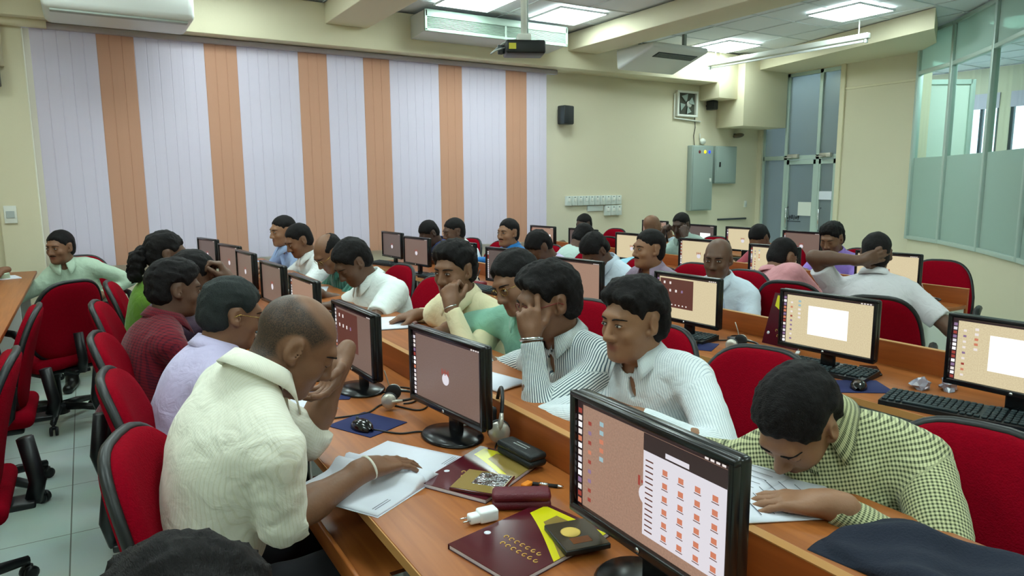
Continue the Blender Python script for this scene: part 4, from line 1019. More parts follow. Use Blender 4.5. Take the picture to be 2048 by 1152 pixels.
def monitor_parts():
    c = MB(); W, H = SWd, SHt
    c.box((0, .026, 0), (W, .030, H), .010, seg=3)
    for a, b, c_, d_ in ((-W / 2, W / 2, H / 2 - .014, H / 2), (-W / 2, W / 2, -H / 2, -H / 2 + .020), (-W / 2, -W / 2 + .014, -H / 2 + .01, H / 2 - .005), (W / 2 - .014, W / 2, -H / 2 + .01, H / 2 - .005)): c.bx(a, b, -.002, .014, c_, d_, .003)
    c.box((0, .048, -.01), (W * .7, .024, H * .6), .012)
    case = c.mesh('monitor_case', Mt['monitor_black'])
    n = MB(); n.box((0, .045, -.14), (.06, .022, .16), .006); neck = n.mesh('stand_neck', Mt['monitor_black'])
    f = MB(); f.lathe([(.115, 0), (.118, .004), (.110, .011), (.05, .018), (.02, .02)], (0, 0, 0), 28); f.v = [(x, y * .78 + .03, z) for x, y, z in f.v]; foot = f.mesh('stand_base', Mt['monitor_black'])
    bd = MB(); bd.lathe([(.006, 0), (.006, .001)], (0, 0, 0), 12); bd.v = [(x, -.0026 - z, y - H / 2 + .010) for x, y, z in bd.v]; badge = bd.mesh('round_badge', Mt['chrome'])
    return case, neck, foot, badge
MCASE, MNECK, MFOOT, MBADGE = monitor_parts()
def lk(name, me, parent, loc=(0, 0, 0), rot=(0, 0, 0)):
    o = bpy.data.objects.new(name, me); COL.objects.link(o); o.parent = parent; o.location = loc; o.rotation_euler = rot; return o
MON = [
 (.887, 6.66, 192, 'plain', 'scr_grey', 'monitor at the blinds end of the book-strewn desk'),
 (.93, 5.84, 190, 'plain', 'scr_dim', 'monitor in front of the woman in green, second from the blinds'),
 (.925, 5.17, 184, 'plain', 'scr_dim', 'monitor seen almost edge-on behind the dark-clothed person\'s raised hand'),
 (.915, 4.30, 184, 'plain', 'scr_dim', 'monitor opposite the man in the dark green striped shirt'),
 (.90, 3.55, 182, 'logo', 'scr_mid', 'monitor low behind the balding head, opposite the white polo shirt'),
 (.83, 2.56, 182, 'panel', 'scr_dim', 'monitor with a faint dark window, beside the balding man\'s face'),
 (.905, 1.91, 186, 'logo', 'scr_dim', 'monitor with a headset hooked at its side, between notebook and counter'),
 (.85, .945, 179, 'files', 'scr_mid', 'large monitor showing a window of red folder icons'),
 (2.53, 6.45, 184, 'plain', 'scr_grey', 'end monitor of the second desk, standing against the blinds'),
 (2.46, 5.70, 187, 'plain', 'scr_dim', 'monitor in front of the man in navy'),
 (2.53, 5.03, 192, 'window_side', 'scr_mid', 'monitor showing a pale window behind the beige-shirted man'),
 (2.54, 4.30, 190, 'logo', 'scr_grey', 'monitor in front of the man in bright blue'),
 (2.54, 3.44, 188, 'plain', 'scr_mid', 'monitor behind the man in the bold striped shirt'),
 (2.55, 2.53, 183, 'panel', 'scr_bright', 'monitor with a brown file panel behind the pinstripe shirt'),
 (2.575, 1.76, 184, 'window', 'scr_bright', 'monitor with a blank white window, beside a leaning book'),
 (2.57, 1.06, 182, 'window', 'scr_bright', 'monitor with a blank white window, beside the cellophane scraps'),
 (4.25, 6.38, 184, 'window_side', 'scr_mid', 'third-desk monitor by the blinds, with a white window'),
 (4.3, 5.72, 184, 'plain', 'scr_grey', 'monitor hidden behind the man bowed in pale grey-green'),
 (4.27, 4.93, 183, 'plain', 'scr_bright', 'monitor with a plain glow behind the mauve-shirted man'),
 (4.27, 4.10, 183, 'logo', 'scr_bright', 'monitor with a small emblem behind the bald man in white'),
 (4.27, 3.37, 182, 'icons', 'scr_bright', 'monitor the man in pink is facing'),
 (4.45, 2.62, 184, 'plain', 'scr_bright', 'monitor in front of the man holding the back of his head'),
 (5.95, 6.45, 182, 'plain', 'scr_mid', 'small distant monitor behind the bald man with raised fists'),
 (5.75, 5.50, 178, 'window_side', 'scr_grey', 'grey-lit monitor with a white window behind the man covering his face'),
 (5.75, 4.92, 184, 'logo', 'scr_bright', 'monitor behind the bowed man in rose'),
 (5.70, 4.19, 178, 'logo', 'scr_dim', 'dim monitor just below the glass door, beside the man in purple'),
]
for k, (x, y, a, kind, bg, lb) in enumerate(MON):
    t = thing('monitor', 'black ' + lb, 'monitor', (x, y, DZ), R(a - 270), 'desktop monitors'); t.scale = [1.07 if kind == 'files' else 1] * 3
    # local -y is the viewing direction
    cs = lk('case', MCASE, t, (0, 0, .205)); lk('screen', screen_mesh(kind, bg, k), t, (0, -.0002 + .0095, .206)); lk('stand_neck', MNECK, t, (0, 0, .205)); lk('stand_base', MFOOT, t); lk('round_badge', MBADGE, cs, (0, 0, 0))
# ------------------------------------------------------------------ chairs
def chair_meshes():
    def outline(s=1, n=40):
        pts = []
        for i in range(n):
            a = 2 * PI * i / n; c, s_ = math.cos(a), math.sin(a); e = .62
            x = .218 * math.copysign(abs(c) ** e, c); z = .25 * math.copysign(abs(s_) ** e, s_)
            x *= 1 - .17 * (z / .25) * (1 if z > 0 else .3); pts.append((x * s, z * s))
        return pts
    def bend(x, z, y): return (x, y + .55 * x * x - .10 * (z / .25) ** 2 * .15 + .0, z)
    def shell(side, depth, m):   # side +1: pad towards the sitter (+y), -1: outer shell
        v = []; f = []; n = 40; rings = [(1, 0), (.985, .55), (.94, .85), (.8, 1), (.5, 1.05), (.2, 1.06)]
        for s, h in rings: v += [bend(x, z, side * depth * h) for x, z in outline(s, n)]
        v.append(bend(0, 0, side * depth * 1.06)); 
        for r_ in range(len(rings) - 1):
            for i in range(n):
                q = (r_ * n + i, r_ * n + (i + 1) % n, (r_ + 1) * n + (i + 1) % n, (r_ + 1) * n + i); f.append(q if side < 0 else q[::-1])
        c_ = len(v) - 1; b0 = (len(rings) - 1) * n
        for i in range(n): f.append((b0 + i, b0 + (i + 1) % n, c_) if side < 0 else (b0 + (i + 1) % n, b0 + i, c_))
        return v, f
    tilt = Matrix.Translation((0, -.215, .70)) @ Matrix.Rotation(R(13), 4, 'X')
    T = lambda vs: [tuple(tilt @ Vector(v)) for v in vs]
    out = {}
    v, f = shell(1, .038, 0); b = MB(); b.add(T(v), f, 0, True); v, f = shell(-1, .03, 0); b.add(T(v), f, 0, True)
    out['backrest'] = b.mesh('backrest', Mt['red_fabric'])
    b = MB(); b.tube(T([bend(x * 1.005, z * 1.005, -.004) for x, z in outline()]), .0135, 8, closed=True); out['back_trim'] = b.mesh('back_trim', Mt['black_plastic'])
    b = MB(); b.box((0, .0, .43), (.48, .47, .075), .034, seg=4); out['seat'] = b.mesh('seat', Mt['red_fabric'])
    b = MB(); b.box((0, .0, .378), (.40, .38, .035), .012); b.bx(-.05, .05, -.30, -.1, .365, .39, .006); b.tube([(0, -.29, .375), (0, -.31, .45), (0, -.285, .62)], .028, 8); out['mechanism'] = b.mesh('mechanism', Mt['black_plastic'])
    b = MB(); b.lathe([(.025, .10), (.025, .30), (.035, .30), (.035, .37)], n=16); b.lathe([(.06, .06), (.06, .12), (.03, .13)], n=16); out['gas_column'] = b.mesh('gas_column', Mt['black_plastic'])
    legs = []
    for k in range(5):
        a = 2 * PI * k / 5 + .3; b = MB(); d = Vector((math.cos(a), math.sin(a), 0)); b.tube([Vector((0, 0, .105)) + d * .04, Vector((0, 0, .10)) + d * .15, Vector((0, 0, .078)) + d * .29], [.028, .024, .018], 8)
        c_ = MB(); p = d * .29; q = Vector((-d.y, d.x, 0)); c_.tube([p + Vector((0, 0, .08)), p + Vector((0, 0, .05))], .008, 6)
        Mw = Matrix((( d.x, q.x, 0), (d.y, q.y, 0), (0, 0, 1)))
        for s in (-1, 1): c_.lathe([(.014, -.009), (.027, -.007), (.027, .007), (.014, .009)], tuple(p + q * s * .015 + Vector((0, 0, .027))), 14, M=(Mw.to_4x4() @ Matrix.Rotation(R(90), 4, 'X')))
        c_.box(tuple(p + Vector((0, 0, .048))), (.03, .03, .02), .006)
        legs.append((b.mesh('base_leg', Mt['black_plastic']), c_.mesh('caster', Mt['black_plastic'])))
    arms = []
    for s in (-1, 1):
        b = MB(); x = s * .27; b.tube([(s * .18, .05, .39), (x - s * .01, .06, .40), (x, .08, .46), (x, .12, .60), (x, .08, .645), (x, -.10, .645), (x - s * .01, -.17, .60), (x - s * .02, -.15, .46), (x - s * .03, -.10, .40), (s * .18, -.08, .39)], [.014, .014, .015, .017, .022, .022, .017, .015, .014, .014], 8); arms.append(b.mesh('armrest', Mt['black_plastic']))
    return out, legs, arms
CH, CLEG, CARM = chair_meshes()
def make_chair(label):
    t = thing('office_chair', label, 'chair', group='red office chairs')
    for k in ('backrest', 'seat', 'mechanism', 'gas_column'):
        o = lk(k, CH[k], t)
        if k == 'backrest': lk('back_trim', CH['back_trim'], o)
    for l, c_ in CLEG: o = lk('base_leg', l, t); lk('caster', c_, o)
    for a in CARM: lk('armrest', a, t)
    return t
CH0 = None
def chair(x, y, face, label):     # face: direction the sitter looks, degrees
    global CH0
    if CH0 is None:
        CH0 = make_chair(label); CH0.location = (x, y, 0); CH0.rotation_euler = (0, 0, R(face - 90)); return CH0
    return dup(CH0, (x, y, 0), R(face - 90), label)
# ------------------------------------------------------------------ desk-top things
D0 = DZ
def mouse(label, x, y, rz, m='black_plastic', z=None):
    t = thing('computer_mouse', label, 'mouse', (x, y, D0 + .003 if z is None else z), R(rz), 'computer mice')
    b = MB(); n = 14; vs = []; fs = []
    for i in range(9):
        u_ = i / 8; yy = -.055 + .11 * u_; w_ = .031 * (math.sin(PI * min(max(u_, .02), .98)) ** .45); h = .036 * (math.sin(PI * (.06 + .88 * u_)) ** .6) * (1 - .2 * u_)
        for k in range(n):
            a = PI * k / (n - 1); vs.append((w_ * math.cos(a), yy, h * max(0, math.sin(a)) ** .8))
    for i in range(8):
        for k in range(n - 1): fs.append((i * n + k, i * n + k + 1, (i + 1) * n + k + 1, (i + 1) * n + k))
        fs.append((i * n + n - 1, i * n, (i + 1) * n, (i + 1) * n + n - 1))
    b.add(vs, fs, 0, True); b.build('shell', mat('mouse_gloss', (16, 18, 20), .15, coat=.4), t)
    w = MB(); w.lathe([(.003, -.004), (.007, -.003), (.007, .003), (.003, .004)], (0, .03, .027), 12, M=Matrix.Rotation(R(90), 4, 'Y')); w.build('scroll_wheel', Mt['grey_plastic'], t)
    return t
def pad(label, x, y, rz, w=.21, d=.17):
    t = thing('mouse_pad', label, 'mouse pad', (x, y, D0), R(rz), 'blue mouse pads'); MB().box((0, 0, .0015), (w, d, .003), .001).build('mat', Mt['mousepad'], t)
KEYS = None
def keyboard(label, x, y, rz):
    global KEYS
    if KEYS is None:
        b = MB(); b.v = []; b.prism([(-.225, -.078), (.225, -.078), (.225, .078), (-.225, .078)], 0, .016); b.v = [(a, c, z + (.010 * (c + .078) / .156 if z > .01 else 0)) for a, c, z in b.v]
        k = MB(); kb = [(-.215, .063)]
        for r_ in range(6):
            yy = .060 - r_ * .0225; zz = .017 + .010 * (yy + .078) / .156
            xs = [-.212 + .0193 * i for i in range(15)] + [.092 + .0193 * i for i in range(3)] + [.154 + .0193 * i for i in range(4)]
            if r_ == 5:
                xs = [-.212, -.19, -.168, .03, .05, .07] + [.092 + .0193 * i for i in range(3)] + [.154 + .0193 * i for i in range(3)]; k.box((-.069, yy, zz + .002), (.17, .017, .007), .0015, seg=1)
            for xx in xs: k.box((xx, yy, zz + .002), (.0165, .017, .007), .002, seg=1)
        KEYS = (b.mesh('base', Mt['black_plastic']), k.mesh('keys', Mt['key_black']))
    t = thing('keyboard', label, 'keyboard', (x, y, D0), R(rz), 'computer keyboards'); lk('base', KEYS[0], t); lk('keys', KEYS[1], t)
def course_book(label, x, y, rz, z=None, upright=None):
    t = thing('course_book', label, 'book', (x, y, D0 if z is None else z), R(rz), 'maroon and yellow course books')
    if upright: t.rotation_euler = upright
    W, H = .21, .297
    MB().box((0, 0, .006), (W - .004, H - .004, .010), .0008).build('pages', Mt['paper'], t)
    c = MB(); c.box((0, 0, .0006), (W, H, .0012)); c.box((0, 0, .0116), (W, H, .0012)); c.bx(-W / 2 - .001, -W / 2, -H / 2, H / 2, 0, .0122); cv = c.build('cover', Mt['book_maroon'], t)
    y_ = MB(); z1 = .01235
    # yellow swoosh that widens toward the top edge, olive photo panel, fading title strip
    n = 14; up_ = [(-W / 2 + .02 + (W - .02) * i / n, H * (.05 + .20 * (1 - i / n) ** 1.6 - .20 * (i / n) ** 2 + .03)) for i in range(n + 1)]
    poly = [(x_, yy, z1) for x_, yy in up_] + [(W / 2, H / 2 - .012, z1), (-W / 2 + .02, H / 2 - .012, z1)]
    for i in range(n): y_.quad((up_[i][0], up_[i][1], z1), (up_[i + 1][0], up_[i + 1][1], z1), (up_[i + 1][0], H / 2 - .012, z1), (up_[i][0], H / 2 - .012, z1))
    y_.build('yellow_band', Mt['book_yellow'], cv)
    o_ = MB(); z2 = z1 + .0003
    for i in range(n):
        a, b = up_[i], up_[i + 1]
        if a[0] < -W / 2 + .07: continue
        o_.quad((a[0], min(a[1] + .02, .115), z2), (b[0], min(b[1] + .02, .115), z2), (b[0], .118, z2), (a[0], .118, z2))
    o_.build('olive_panel', Mt['book_olive'], cv)
    g = MB(); rnd = random.Random(3)
    for rr, (cx, cy) in enumerate(((.02, -.035), (.035, -.06))):
        for k in range(7):
            xx = cx - .06 + k * .017; hh = .008
            g.tube([(xx + .005 * math.cos(a), cy + hh * .7 * math.sin(a), z2) for a in np.linspace(.3 * k, .3 * k + 4.6, 8)], .0011, 4)
    g.build('title_lettering', Mt['gold_ink'], cv)
    e = MB(); e.lathe([(.008, 0), (.008, .0003)], (-W / 2 + .022, -H * .18, z2), 14); e.build('round_emblem', Mt['paper'], cv)
    return t
def sheet(label, x, y, rz, w=.21, h=.297, z=None, name='paper_sheet', thick=.003, lines=True, cat='paper'):
    t = thing(name, label, cat, (x, y, D0 if z is None else z), R(rz)); m = MB(); nx = 10; vs = []; fs = []
    for i in range(nx + 1):
        u_ = i / nx; vs += [(-w / 2 + w * u_, -h / 2, thick + .004 * math.sin(u_ * 3)), (-w / 2 + w * u_, h / 2, thick + .006 * math.sin(u_ * 2.4 + .5))]
    for i in range(nx): fs.append((2 * i, 2 * i + 2, 2 * i + 3, 2 * i + 1))
    m.add(vs, fs, 0, True); o = m.build('page', Mt['paper'], t); md = o.modifiers.new('t', 'SOLIDIFY'); md.thickness = thick; md.offset = -1
    if lines:
        l = MB()
        for k in range(9): l.bx(-w / 2 + .02, w / 2 - .02 - .02 * (k % 3), h / 2 - .03 - k * .028, h / 2 - .028 - k * .028, thick + .0065, thick + .0068)
        l.build('printed_line', Mt['ink'], o)
    return t
def open_book(label, x, y, rz, w=.21, h=.29, z=None, bulge=.022, cover=None):
    t = thing('open_notebook', label, 'notebook', (x, y, D0 if z is None else z), R(rz))
    for s, nm in ((-1, 'left_page'), (1, 'right_page')):
        m = MB(); n = 14; vs = []; fs = []
        for i in range(n + 1):
            u_ = i / n; zz = .010 + bulge * math.exp(-((u_ - .10) / .13) ** 2) * (.9 if s < 0 else .8) * min(1, u_ * 14 + .2) - .003 * u_
            vs += [(s * w * u_, -h / 2, zz), (s * w * u_, h / 2, zz), (s * w * u_, -h / 2, 0.001), (s * w * u_, h / 2, 0.001)]
        for i in range(n):
            a, b = 4 * i, 4 * i + 4; q = [(a, b, b + 1, a + 1), (a + 2, a + 3, b + 3, b + 2), (a, a + 2, b + 2, b), (a + 1, b + 1, b + 3, a + 3)]; fs += q if s > 0 else [x_[::-1] for x_ in q]
        e = 4 * n; fs.append((e, e + 2, e + 3, e + 1) if s > 0 else (e + 1, e + 3, e + 2, e))
        m.add(vs, fs, 0, True); o = m.build('page_block', Mt['paper'], t); o.data.polygons.foreach_set('use_smooth', [True] * len(o.data.polygons))
        l = MB()
        for k in range(2 if s < 0 else 3): l.bx(s * w * .62, s * w * .92, -h / 2 + .02 + k * .008, -h / 2 + .0215 + k * .008, .0085, .0088)
        l.build('printed_line', Mt['ink'], o)
    MB().bx(-w - .003, w + .003, -h / 2 - .003, h / 2 + .003, 0, .0015).build('cover', Mt[cover or 'paper'], t)
    return t
def glasses_case(label, x, y, rz, m, z=None, s=(.165, .062, .045)):
    t = thing('glasses_case', label, 'glasses case', (x, y, D0 if z is None else z), R(rz))
    b = MB(); b.box((0, 0, s[2] * .28), (s[0], s[1], s[2] * .54), .014, seg=4); b.build('lower_shell', Mt[m], t)
    b = MB(); b.box((0, 0, s[2] * .72), (s[0], s[1], s[2] * .52), .016, seg=4); l = b.build('lid', Mt[m], t)
    MB().bx(-.02, .02, s[1] / 2 - .002, s[1] / 2 + .002, s[2] * .45, s[2] * .55, .001).build('hinge', Mt['chrome'], t)
    if m == 'black_leather':
        g = MB()
        for r_ in range(2):
            for k in range(9): g.bx(-.03 + k * .0068, -.0255 + k * .0068, -.006 + r_ * .012, -.001 + r_ * .012, s[2] * .98, s[2] * .983)
        g.build('lettering', Mt['grey_laminate'], l)
    return t
def headset(label, x, y, z, rot, s=1):
    t = thing('headset', label, 'headset', (x, y, z), 0, 'silver and black headsets'); t.rotation_euler = rot; t.scale = (s, s, s)
    MB().tube([(.075 * math.cos(a), 0, .085 * math.sin(a)) for a in np.linspace(-.15, PI + .15, 22)], .006, 8).build('headband', Mt['black_plastic'], t)
    for sd in (-1, 1):
        b = MB(); b.tube([(sd * .076, 0, .03), (sd * .084, 0, .0), (sd * .082, 0, -.03)], [.006, .009, .007], 8); a = b.build('ear_arm', Mt['silver_plastic'], t)
        Mx = Matrix.Rotation(R(90 * sd), 4, 'Y'); c_ = MB(); c_.lathe([(.012, .012), (.030, .010), (.034, 0), (.032, -.012)], (sd * .078, 0, -.03), 18, M=Mx); c_.build('ear_cup', Mt['silver_plastic'], t)
        c_ = MB(); c_.lathe([(.034, -.010), (.036, -.018), (.026, -.024), (.01, -.022)], (sd * .078, 0, -.03), 18, M=Mx); c_.build('ear_cushion', Mt['soft_black'], t)
    MB().tube([(.078, .0, -.045), (.09, .05, -.06), (.07, .10, -.07)], .003, 6).build('microphone_boom', Mt['silver_plastic'], t)
    return t
def cable(label, pts, z=None):
    t = thing('cable', label, 'cable', (pts[0][0], pts[0][1], 0)); P = [Vector((p[0] - pts[0][0], p[1] - pts[0][1], (p[2] if len(p) > 2 else D0 + .0035))) for p in pts]
    out = []
    for i in range(len(P) - 1):
        p0, p1, p2, p3 = P[max(i - 1, 0)], P[i], P[i + 1], P[min(i + 2, len(P) - 1)]
        for k in range(8):
            s = k / 8; out.append(.5 * ((2 * p1) + (p2 - p0) * s + (2 * p0 - 5 * p1 + 4 * p2 - p3) * s * s + (3 * p1 - p0 - 3 * p2 + p3) * s ** 3))
    out.append(P[-1]); MB().tube(out, .003, 6).build('wire', Mt['cable'], t)
# row 1
open_book('thick white notebook lying open under the balding man\'s hand', .64, 1.745, 30, .20, .29, D0, .03)
course_book('maroon and yellow course book lying under a disc sleeve and the black glasses case', .875, 1.605, -62)
course_book('maroon and yellow course book with gold lettering beside the white charger', .785, 1.225, -78)
t = thing('disc_sleeve', 'shiny disc sleeve with a silver glare lying across the course book', 'disc case', (.83, 1.525, D0 + .0128), R(-52))
MB().box((0, 0, .004), (.135, .125, .008), .002).build('case', Mt['book_maroon'], t); MB().box((0, 0, .0085), (.13, .12, .001)).build('insert', Mt['book_olive'], t); MB().box((.02, .015, .0094), (.085, .075, .0008)).build('foil', mat('foil', (220, 222, 226), .12, metal=1, bump=(60, .9)), t)
t = thing('disc_case', 'black disc case with a gold emblem, overlapping the lettered course book', 'disc case', (.868, 1.165, D0 + .0128), R(-12))
MB().box((0, 0, .006), (.105, .125, .012), .002).build('case', Mt['black_plastic'], t); MB().box((0, 0, .0124), (.10, .12, .0012)).build('cover_sleeve', mat('sleeve_dark', (72, 62, 50), .08, spec=.7, coat=.8, vary=(30, .5)), t)
MB().lathe([(.020, 0), (.023, .0004), (.02, .0008), (.012, .0006), (.0, .0005)], (-.01, .01, .0131), 20).build('emblem', Mt['gold_ink'], t); MB().bx(-.025, .02, -.04, -.015, .0131, .0135).build('brown_print', mat('print_brown', (122, 66, 28), .3), t)
glasses_case('black spectacle case with grey lettering lying on the course book by the partition', 1.005, 1.615, -85, 'black_leather', D0 + .0128, (.165, .062, .042))
glasses_case('maroon spectacle case lying beside the disc sleeve', .862, 1.385, -30, 'maroon_leather', None, (.145, .055, .046))
t = thing('charger', 'white two-pin phone charger lying on the desk edge side', 'charger', (.735, 1.365, D0 + .016), R(-5)); MB().box((.018, 0, .002), (.048, .034, .030), .006, seg=3).build('body', Mt['charger_white'], t); MB().box((-.015, 0, 0), (.03, .026, .022), .005).build('plug_face', Mt['charger_white'], t)
for s in (-1, 1): MB().tube([(-.028, s * .009, 0), (-.047, s * .009, 0)], [.0024, .002], 8).build('pin', Mt['chrome'], t)
t = thing('pen', 'short silver pen lying near the big monitor', 'pen', (.975, 1.45, D0 + .005), R(-46)); MB().tube([(-.04, 0, 0), (.035, 0, 0)], .0048, 10).build('barrel', Mt['soft_black'], t); MB().tube([(.035, 0, 0), (.045, 0, 0), (.05, 0, 0)], [.0048, .003, .001], 10).build('tip', Mt['chrome'], t); MB().tube([(-.015, 0, .001), (.01, 0, .001)], .0052, 10).build('grip', Mt['chrome'], t)
t = thing('eraser', 'small orange eraser between the maroon case and the pen', 'eraser', (.935, 1.475, D0), R(20)); MB().box((0, 0, .006), (.032, .018, .012), .003).build('block', mat('orange_rubber', (224, 130, 20), .6), t)
pad('blue mouse pad with a glossy mouse on it, in front of the headset monitor', .745, 2.165, -65, .20, .17); mouse('glossy black mouse on the blue pad behind the open notebook', .715, 2.13, 10)
pad('blue mouse pad half hidden by the balding man\'s raised forearm', .735, 2.58, -30, .20, .16)
t = thing('document', 'white document beyond the balding man\'s elbow, by the blue pad', 'paper', (.60, 2.45, D0), R(20)); MB().box((0, 0, .004), (.16, .22, .006), .002).build('page', Mt['paper'], t)
headset('silver headset lying on the desk beside the coiled cable', .91, 2.30, D0 + .036, (R(90), 0, R(60)), .8)
headset('silver headset hooked over the partition beside the emblem monitor', 1.055, 1.83, PZ - .03, (R(8), 0, R(65)))
headset('black headset hanging at the partition behind the large monitor', 1.05, 1.19, PZ - .04, (R(5), 0, R(70)))
cable('black cable looping from the file-panel monitor across the desk', [(.90, 2.56), (.94, 2.44), (1.0, 2.5), (1.05, 2.38), (.97, 2.30), (.93, 2.30)])
cable('thin black mouse cable curling toward the emblem monitor', [(.74, 2.10), (.80, 2.02), (.87, 1.99), (.86, 1.86), (.93, 1.80), (1.0, 1.90), (1.05, 1.96)])
cable('thin black cable trailing between the two mouse pads', [(.66, 2.28), (.78, 2.27), (.87, 2.33), (.95, 2.2), (1.04, 2.3), (1.06, 2.42)])
cable('black headset cable with a plug by the black spectacle case', [(1.055, 1.80, D0 + .03), (1.02, 1.78), (.99, 1.73), (1.02, 1.70)])
keyboard('black keyboard in front of the lavender-shirted man', .68, 2.98, -84)
keyboard('black keyboard in front of the maroon checked man', .69, 3.72, -84)
# counter on the far side of row 1
sheet('blank white notepad on the raised counter beside the striped shirt', 1.165, 2.06, 15, .15, .21, PZ, thick=.008, lines=False)
open_book('white open book on the raised counter by the beige-shirted man', 1.25, 3.24, 75, .15, .21, PZ, .018, 'black_leather')
sheet('printed handout under the checked man\'s hands', 1.215, .95, 65, .21, .32, PZ)
sheet('second printed handout lying beside the checked man\'s paper', 1.25, 1.07, 100, .20, .26, PZ + .004)
sheet('sheet of paper under the light blue sleeve near the blinds', 1.28, 6.1, 20, .21, .29, PZ, lines=False)
sheet('answer sheet in front of the man in the dark green striped shirt', 1.2, 4.62, 70, .21, .29, PZ)
t = thing('fabric_bag', 'black cloth bag slumped on the counter before the checked man', 'bag', (1.235, .59, PZ))
b = MB(); n = 34; vs = []; fs = []; rnd = random.Random(11); ph = [rnd.uniform(0, 6) for _ in range(8)]
for i in range(n + 1):
    for j in range(n + 1):
        u_, v_ = i / n * 2 - 1, j / n * 2 - 1; th = math.atan2(v_, u_)
        rim = 1 + .05 * math.sin(3 * th + ph[0]) + .04 * math.sin(5 * th + ph[1]); rr = min(1, (abs(u_) ** 3.2 + abs(v_) ** 3.2) ** (1 / 3.2))
        hh = .056 * (1 - rr ** 5) ** .5 * (.62 + .16 * math.sin(4.1 * u_ + 2.3 * v_ + ph[2]) + .14 * math.sin(2.2 * u_ - 5.3 * v_ + ph[3]) + .08 * math.sin(9 * u_ + 7 * v_ + ph[4]))
        vs.append((.125 * u_ * rim, .175 * v_ * rim, .0015 + max(0, hh)))
for i in range(n):
    for j in range(n): q = i * (n + 1) + j; fs.append((q, q + n + 1, q + n + 2, q + 1))
b.add(vs, fs, 0, True); o = b.build('body', Mt['navy_cloth'], t); md = o.modifiers.new('cloth', 'SOLIDIFY'); md.thickness = .004; md.offset = -1
# row 2
keyboard('black keyboard under the blank-window monitor beside the leaning book', 2.60, 1.80, -80)
keyboard('long black keyboard beside the cellophane scraps', 2.50, 1.19, -76)
keyboard('black keyboard under the bright file-panel monitor', 2.56, 2.62, -78)
keyboard('black keyboard next to the red pencil case', 2.50, 4.50, -82)
keyboard('black keyboard behind the beige-shirted man', 2.50, 5.30, -82)
keyboard('black keyboard at the blinds end of the second desk', 2.52, 6.55, -75)
pad('blue mouse pad under a black mouse, above the checked man\'s shoulder', 2.51, 1.555, -35); mouse('black mouse with bright glints on the second desk pad', 2.49, 1.54, -60)
pad('blue mouse pad at the photo\'s edge by the long keyboard', 2.44, .96, -78); pad('blue mouse pad in front of the bright file-panel monitor', 2.49, 2.40, -60); mouse('black mouse on the pad below the bright file-panel monitor', 2.47, 2.40, -70)
pad('blue mouse pad behind the striped man', 2.53, 3.18, -60); mouse('black mouse behind the striped man', 2.46, 3.06, -50)
course_book('maroon and yellow course book leaning upright against the second partition', 2.865, 2.16, 0, D0 + .10, (R(72), 0, R(-92)))
headset('silver headset lying on the second desk beside the leaning book', 2.60, 2.20, D0 + .036, (R(90), 0, R(20)), .85)
headset('silver headset on the second desk behind the striped man', 2.64, 3.20, D0 + .036, (R(90), 0, R(-30)), .85)
headset('small headset on the second desk behind the beige man', 2.62, 4.86, D0 + .05, (R(20), 0, R(60)), .8)
cable('black coil of cable on the second desk by the leaning book', [(2.56, 2.24), (2.48, 2.2), (2.44, 2.06), (2.52, 2.0), (2.60, 2.02), (2.66, 2.0)])
cable('black cable under the bright file-panel monitor', [(2.72, 2.50), (2.66, 2.42), (2.74, 2.38), (2.80, 2.44), (2.86, 2.42)])
t = thing('mobile_phone', 'dark flat phone lying near the second partition by the cellophane', 'phone', (2.76, 1.66, D0), R(-50)); MB().box((0, 0, .005), (.07, .14, .009), .004).build('body', mat('phone_brown', (46, 34, 32), .2), t); MB().box((0, .005, .0098), (.06, .10, .0008)).build('screen', Mt['monitor_black'], t)
t = thing('mobile_phone', 'small black phone under the bright file-panel monitor', 'phone', (2.74, 2.36, D0), R(-30)); MB().box((0, 0, .006), (.05, .11, .012), .004).build('body', Mt['black_plastic'], t); MB().box((0, .02, .0125), (.04, .045, .0008)).build('screen', Mt['grey_plastic'], t)
for k, (x, y, lb) in enumerate(((2.684, 1.411, 'crumpled cellophane scrap farther from the monitor on the second desk'), (2.748, 1.346, 'crumpled cellophane scrap touching the edge monitor\'s foot'))):
    t = thing('cellophane_scrap', lb, 'wrapper', (x, y, D0)); b = MB(); rnd = random.Random(k); bm = bmesh.new(); bmesh.ops.create_icosphere(bm, subdivisions=2, radius=.035)
    for v in bm.verts: v.co *= .55 + .75 * rnd.random(); v.co.z = max(0, v.co.z * .8 + .018)
    bm.verts.index_update(); b.add([v.co[:] for v in bm.verts], [[v.index for v in f.verts] for f in bm.faces]); bm.free(); b.build('film', Mt['plastic_film'], t)
t = thing('usb_stick', 'small white and yellow stick under the blank-window monitor', 'usb stick', (2.77, 2.02, D0), R(30)); MB().box((0, 0, .005), (.05, .018, .009), .002).build('body', Mt['charger_white'], t); MB().box((.033, 0, .005), (.016, .012, .005)).build('plug', Mt['chrome'], t)
t = thing('pencil_case', 'red pencil case on the second desk behind the beige man', 'pencil case', (2.56, 4.78, D0 + .0), R(-70)); MB().box((0, 0, .02), (.20, .07, .04), .014, seg=3).build('body', mat('case_red', (120, 26, 40), .6), t); MB().tube([(-.09, 0, .041), (.09, 0, .041)], .002, 6).build('zipper', Mt['chrome'], t)
t = thing('water_bottle', 'small water bottle with a blue cap in front of the bald man in white', 'bottle', (3.08, 2.78, .70))
MB().lathe([(.028, 0), (.031, .006), (.031, .12), (.026, .15), (.013, .175), (.012, .19)], n=20).build('body', glass_mat('bottle_plastic', (214, 226, 240), rough=.1, clear=.6, body=(220, 230, 240)), t); MB().lathe([(.0145, .188), (.0155, .19), (.0155, .214), (.013, .217)], n=18).build('cap', mat('cap_blue', (30, 60, 190), .4), t)
